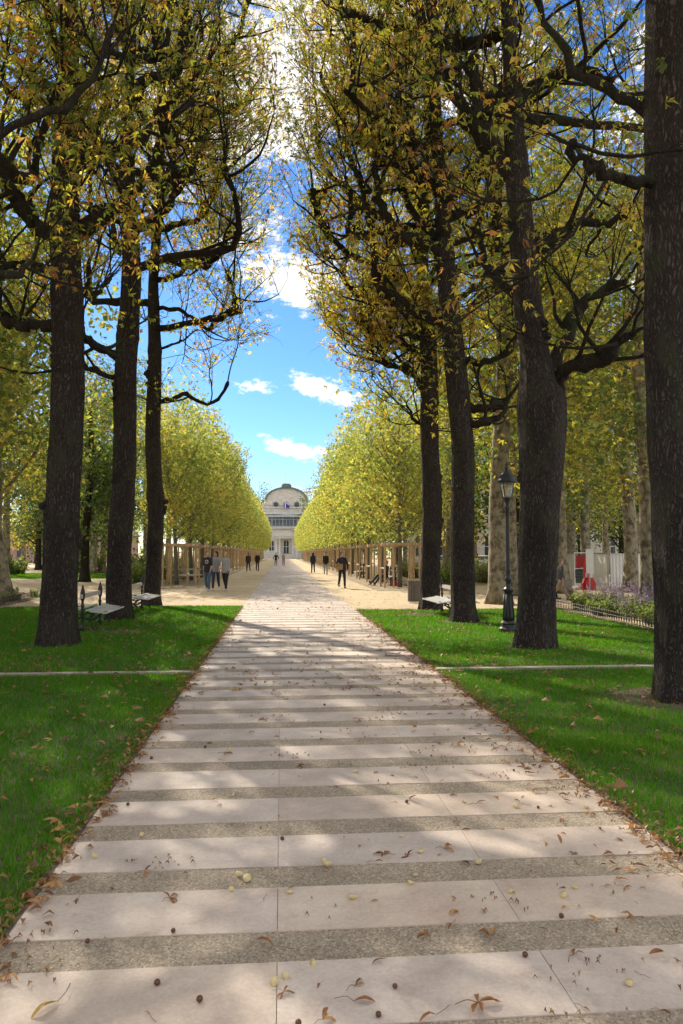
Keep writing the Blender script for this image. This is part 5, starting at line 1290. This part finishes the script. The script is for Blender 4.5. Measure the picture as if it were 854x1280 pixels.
person((9.78, 26.2, 0), R(-90), 'person in black coat partly hidden behind the forked chestnut trunk', (.012, .012, .014), (.015, .015, .018), hair=(.02, .015, .012), stride=.3, h=1.52, coat=.3, group='couple walking on the right gravel', female=True)
sb = empty('shoulder_bag', (10.0, 25.3, .62), .2); tag(sb, 'grey beige bag carried by the person in khaki trousers', 'bag'); m = MB(); m.prism([(-.15, -.16), (.15, -.16), (.17, .12), (-.17, .12)], -.06, .06); m.build('bag_body', simple('canvas', (.20, .17, .15), .8), sb); m = MB(); m.tube([(-.12, 0, .11), (-.07, 0, .42), (.07, 0, .42), (.12, 0, .11)], .012, 6); m.build('strap', simple('strap', (.1, .08, .07), .8), sb)
person((HX(592, 62), 62, 0), R(80), 'person in brown standing far off right of the third chestnut', (.10, .06, .04), blk, h=1.65, group='people far off on the right')
person((HX(600, 60), 60, 0), R(80), 'person in black standing far off left of the mottled plane trunk', blk, blk, h=1.65, group='people far off on the right', stride=.1)
person((HX(654, 50), 50, 0), R(80), 'person in bright blue top glimpsed behind the lamp post', (.03, .22, .5), blk, h=1.6, group='people far off on the right', stride=.1)

# ------------------------------------------------------------------ fallen leaves, conkers and husks
def curled_leaf(seed, n, L, pal):
    """dry compound leaf lying curled; n leaflets"""
    r = random.Random(seed); mb = MB()
    for i in range(n):
        a = (i - (n - 1) / 2) * .75 + r.gauss(0, .25); ln = L * r.uniform(.6, 1.1); wd = ln * r.uniform(.12, .24); curl = r.uniform(.3, 1.1); tw = r.uniform(-.8, .8)
        d = np.array([math.cos(a), math.sin(a), 0]); s_ = np.array([-math.sin(a), math.cos(a), 0]); k = 7; V = []
        for q in range(k):
            t = q / (k - 1); w = wd * math.sin(math.pi * (t * .92 + .04)) ** .8; z = .004 + ln * .16 * curl * math.sin(math.pi * t) + abs(r.gauss(0, .002))
            c = d * ln * t + s_ * ln * .12 * math.sin(tw * 3 * t) + (0, 0, z); lift = w * (.5 + .5 * curl)
            V += [c - s_ * w * .75 + (0, 0, lift * (1 + tw)*.5), c, c + s_ * w * .75 + (0, 0, lift * (1 - tw)*.5)]
        F = [];
        for q in range(k - 1): b = q * 3; F += [(b, b + 1, b + 4, b + 3), (b + 1, b + 2, b + 5, b + 4)]
        c = np.array(pal[r.randrange(len(pal))]) * r.uniform(.8, 1.2); mb.add(V, np.array(F), np.clip(c * np.ones((len(V), 3)) * (1 + rs.normal(size=(len(V), 1)) * .10), 0, 1))
    a = math.pi + r.uniform(-.5, .5); Q = smooth_path([(0, 0, .005), (L * .4 * math.cos(a), L * .4 * math.sin(a), .012), (L * .9 * math.cos(a + .3), L * .9 * math.sin(a + .3), .003)], 3)
    mb.tube(Q, .0016, 4, (.22, .14, .07)); return mb
DRY = [(.28, .12, .045), (.36, .17, .06), (.20, .085, .035), (.42, .23, .08)]
leafs = [curled_leaf(900 + i, n, L, DRY).build('fallen_leaf', M['dry_leaf'], None, True, True, mesh_only=True) for i, (n, L) in enumerate([(1, .08), (1, .10), (1, .055), (2, .07), (3, .08), (5, .085), (4, .07), (1, .065), (1, .05), (2, .06), (1, .075), (3, .06)])]
yl = curled_leaf(950, 1, .10, [(.45, .30, .07)]).build('fallen_leaf', M['dry_leaf'], None, True, True, mesh_only=True)
def conker():
    m = MB(); m.lathe([(.016 * math.sin(math.pi * u / 8), .0155 - .0145 * math.cos(math.pi * u / 8)) for u in range(9)], 14, col=(.10, .035, .018)); return m.build('conker', M['nut'], None, True, True, mesh_only=True)
def husk():
    m = MB(); prof = [(.021 * math.sin(math.pi * u / 10), .021 - .021 * math.cos(math.pi * u / 10)) for u in range(6)]; inner = [(r_ * .78, .0215 - (.0215 - z) * .75) for r_, z in prof[::-1]]
    m.lathe(prof, 16, col=(.30, .33, .10)); m.lathe(inner, 16, col=(.72, .68, .45)); return m.build('chestnut_husk', simple('husk_flesh', (.62, .50, .26), .6, var=.2, scale=60), None, True, True, mesh_only=True)
ck = conker(); hk = husk()
def drop(me, name, x, y, z, label, cat, group, s=1.0, tilt=.15):
    o = bpy.data.objects.new(name, me); C.objects.link(o); o.location = (x, y, z); o.rotation_euler = (rnd.gauss(0, tilt), rnd.gauss(0, tilt), rnd.uniform(0, 6.28)); o.scale = (s, s, s); tag(o, label, cat, group)
def GP(px, py): Y = CAM_H * F_PX / (py - 692); return (px - 352) / F_PX * Y, Y
special = [(595, 1248, 5, 1.1, 'largest crumpled brown leaf at the bottom right of the path'), (92, 1222, 8, 1.1, 'yellowish leaf at the bottom left corner of the path'),
           (442, 1238, 0, 1.0, 'single curled tan leaf low in the middle of the path'), (345, 1168, 1, 1.0, 'long brown leaf strip lying on the second gravel band'),
           (717, 1195, 4, .8, 'small reddish curled leaf near the right side of the nearest slabs'), (480, 1064, 5, .8, 'brown leaf pair at the centre right, on the third slab row'),
           (408, 1083, 2, 1.0, 'small upright brown leaf on the third gravel band'), (562, 1150, 3, .8, 'brown curled leaf at the edge of the second gravel band'),
           (612, 1168, 6, .9, 'brown curled leaf beside a dark conker on the second gravel band'), (795, 1152, 4, .9, 'crumpled leaf towards the right of the second gravel band'), (200, 1243, 2, .8, 'tiny brown leaf on the bottom slab left of the centre joint'),
           (148, 1258, 1, .9, 'yellow brown leaf at the very bottom left'), (285, 937, 5, .9, 'dark brown leaf cluster on the far left slabs')]
for px, py, k, s_, lab in special:
    x, y = GP(px, py); drop(yl if k == 8 else leafs[k], 'fallen_leaf', x, y, .008, lab, 'fallen leaf', 'single fallen leaves on the path', s_)
GL = 'brown chestnut leaves scattered on the path'
for k in range(262):
    y = 2.4 + 17 * rnd.random() ** 1.6; x = rnd.uniform(PATH_L + .05, PATH_R - .05) if rnd.random() < .5 else PATH_R - abs(rnd.gauss(0, .55))
    if x < PATH_L: continue
    drop(rnd.choice(leafs), 'fallen_leaf', x, y, .008, 'small curled brown leaf, one of many scattered over the pale slabs', 'fallen leaf', GL, rnd.uniform(.4, .95))
for k in range(24):
    y = 2.5 + 6 * rnd.random() ** 1.3; drop(ck, 'conker', rnd.uniform(PATH_L + .1, PATH_R - .1), y, .005, 'dark brown conker lying on the pale slabs', 'conker', 'conkers on the path', rnd.uniform(.6, .85))
for (px, py) in [(40, 1253), (348, 1210), (358, 1206), (395, 1190), (364, 1105), (302, 1083), (312, 1087), (404, 1070), (788, 1232), (708, 1122), (646, 1010), (512, 1100), (410, 1075), (440, 1115), (525, 1062)]:
    x, y = GP(px, py); drop(hk, 'chestnut_husk', x, y, .005, 'pale green and cream husk half lying on the slabs', 'chestnut husk', 'chestnut husks on the path', rnd.uniform(.75, 1.05), .5)
for k in range(24):
    drop(hk, 'chestnut_husk', rnd.uniform(PATH_L + .1, PATH_R - .1), 3.6 + 8 * rnd.random() ** 1.2, .005, 'pale green and cream husk half lying on the slabs', 'chestnut husk', 'chestnut husks on the path', rnd.uniform(.6, 1.0), .6)
# litter massed along the edges and over the lawns
def litter(name, pts, label, size=(.025, .07)):
    mb = MB(); n = len(pts); V = []; cols = []
    P = np.asarray(pts, float); a = rs.uniform(0, 6.28, n); L = rs.uniform(size[0], size[1], n); w = L * rs.uniform(.14, .34, n)
    d = np.stack([np.cos(a), np.sin(a), rs.uniform(-.1, .28, n)], -1); s_ = np.stack([-np.sin(a), np.cos(a), rs.normal(0, .3, n)], -1)
    c = P + d * (L * .55)[:, None] + np.array([0, 0, .012]) ; tip = P + d * L[:, None] * (1, 1, .4)
    V = np.stack([P, c - s_ * w[:, None] + (0, 0, .006), tip, c + s_ * w[:, None] + (0, 0, .006), c], 1)
    V[:, :, 2] = np.maximum(V[:, :, 2], .007)
    F = (np.arange(n)[:, None, None] * 5 + np.array([[0, 4, 1], [1, 4, 2], [2, 4, 3], [3, 4, 0]])[None]).reshape(-1, 3)
    pal = np.array([(.22, .10, .045), (.28, .13, .055), (.15, .07, .035), (.30, .16, .07), (.30, .19, .08)]); cc = pal[rs.randint(0, 5, n)] * rs.uniform(.7, 1.2, (n, 1))
    mb.add(V.reshape(-1, 3), F, np.repeat(cc, 5, 0)); return tag(mb.build(name, M['dry_leaf'], color=True), label, 'leaf litter', kind='stuff')
def drift(pts, label, n_leaflets=(1, 1, 1, 2, 3), lo=.045, hi=.09, heap=.0):
    T = [curled_leaf(700 + i, n_leaflets[i % len(n_leaflets)], 1.0, DRY) for i in range(10)]; mb = MB()
    for (x, y) in pts:
        t = rnd.choice(T); sc = rnd.uniform(lo, hi); A = Matrix.Rotation(rnd.uniform(0, 6.28), 3, 'Z') @ Matrix.Rotation(rnd.gauss(0, .25), 3, 'X') @ Matrix.Rotation(rnd.gauss(0, .25), 3, 'Y')
        V = np.vstack(t.V) @ np.array(A).T * sc; V[:, 2] = np.maximum(V[:, 2], -.002) + rnd.uniform(.006, .008 + heap); V[:, 0] += x; V[:, 1] += y
        off = 0; F = []
        mb.add(V, [f for f in t.F if f.shape[1] == 4 and True], np.clip(np.vstack(t.col) * rnd.uniform(.55, 1.15), 0, 1))
    return tag(mb.build('leaf_litter', M['dry_leaf'], None, True, True), label, 'leaf litter', kind='stuff')
drift([(PATH_R + rnd.gauss(.0, .09) - (abs(rnd.gauss(0, .25)) if rnd.random() < .25 else 0), 3 + 15 * rnd.random() ** 1.2) for k in range(700)], 'curled brown leaves gathered along the right edge of the paving', heap=.02)
drift([(PATH_L + rnd.gauss(-.02, .075), 2.6 + 15 * rnd.random() ** 1.2) for k in range(520)], 'curled brown leaves gathered along the left edge of the paving', heap=.02)
drift([((PATH_R - abs(rnd.gauss(0, 1.1))) if rnd.random() < .6 else rnd.uniform(PATH_L, PATH_R), 3.4 + 16 * rnd.random() ** 1.3) for k in range(210)], 'further small curled leaves over the middle of the paved path', lo=.035, hi=.08)
drift([(PATH_R + .1 + 4.5 * rnd.random(), 4 + 11 * rnd.random()) if rnd.random() < .6 else (PATH_L - .1 - 3.5 * rnd.random(), 3 + 9 * rnd.random()) for k in range(520)], 'curled brown leaves caught in the grass of the lawns', lo=.06, hi=.11, heap=.04)
pts = []
for k in range(1900):
    y = 2.3 + 19 * rnd.random() ** 1.2; pts.append((PATH_R + rnd.gauss(.05, .06) + (rnd.gauss(0, .16) if rnd.random() < .3 else 0), y, .012))
litter('leaf_litter', pts, 'drift of brown leaves along the right edge of the path')
pts = []
for k in range(1500):
    y = 2.6 + 20 * rnd.random() ** 1.2; pts.append((PATH_L - rnd.gauss(.04, .06) - (abs(rnd.gauss(0, .08)) if rnd.random() < .3 else 0), y, .012))
litter('leaf_litter', pts, 'drift of brown leaves along the left edge of the path')
pts = []
for k in range(2300):
    if rnd.random() < .5: x = PATH_L - rnd.random() ** 1.4 * 7
    else: x = PATH_R + rnd.random() ** 1.2 * 5.8
    pts.append((x, 2.6 + 18.5 * rnd.random() ** .9, .05))
for cx, cy, r_ in ((-3.2, 15.8, .5), (3.7, 19.9, .5), (4.4, 8.1, .9), (-2.4, 4.5, .9)):
    for k in range(60): pts.append((cx + rnd.gauss(0, r_ * .6), cy + rnd.gauss(0, r_ * .5), .03))
litter('leaf_litter', pts, 'brown leaves strewn over the lawns', (.055, .115))
pts = [(rnd.uniform(PATH_L, PATH_R), 9 + 60 * rnd.random() ** 1.5, .008) for k in range(750)] + [(rnd.uniform(-8, 9), 22 + 25 * rnd.random() ** 1.4, .0) for k in range(900)]
litter('leaf_litter', pts, 'leaves sprinkled over the far paving and gravel', (.05, .10))
pts = []
for k in range(70):
    cx = PATH_R - abs(rnd.gauss(0, .7)) if k % 2 else rnd.uniform(PATH_L, PATH_R); cy = 2.6 + 9 * rnd.random() ** 1.2
    for q in range(rnd.randint(3, 16)):
        x = cx + rnd.gauss(0, .10); 
        if PATH_L < x < PATH_R: pts.append((x, cy + rnd.gauss(0, .07), .006))
litter('leaf_litter', pts, 'crushed fragments of leaves and stalks on the near slabs', (.010, .034))
for o in list(S.objects):
    if o.type == 'MESH' and not o.data.polygons: print('EMPTY', o.name)
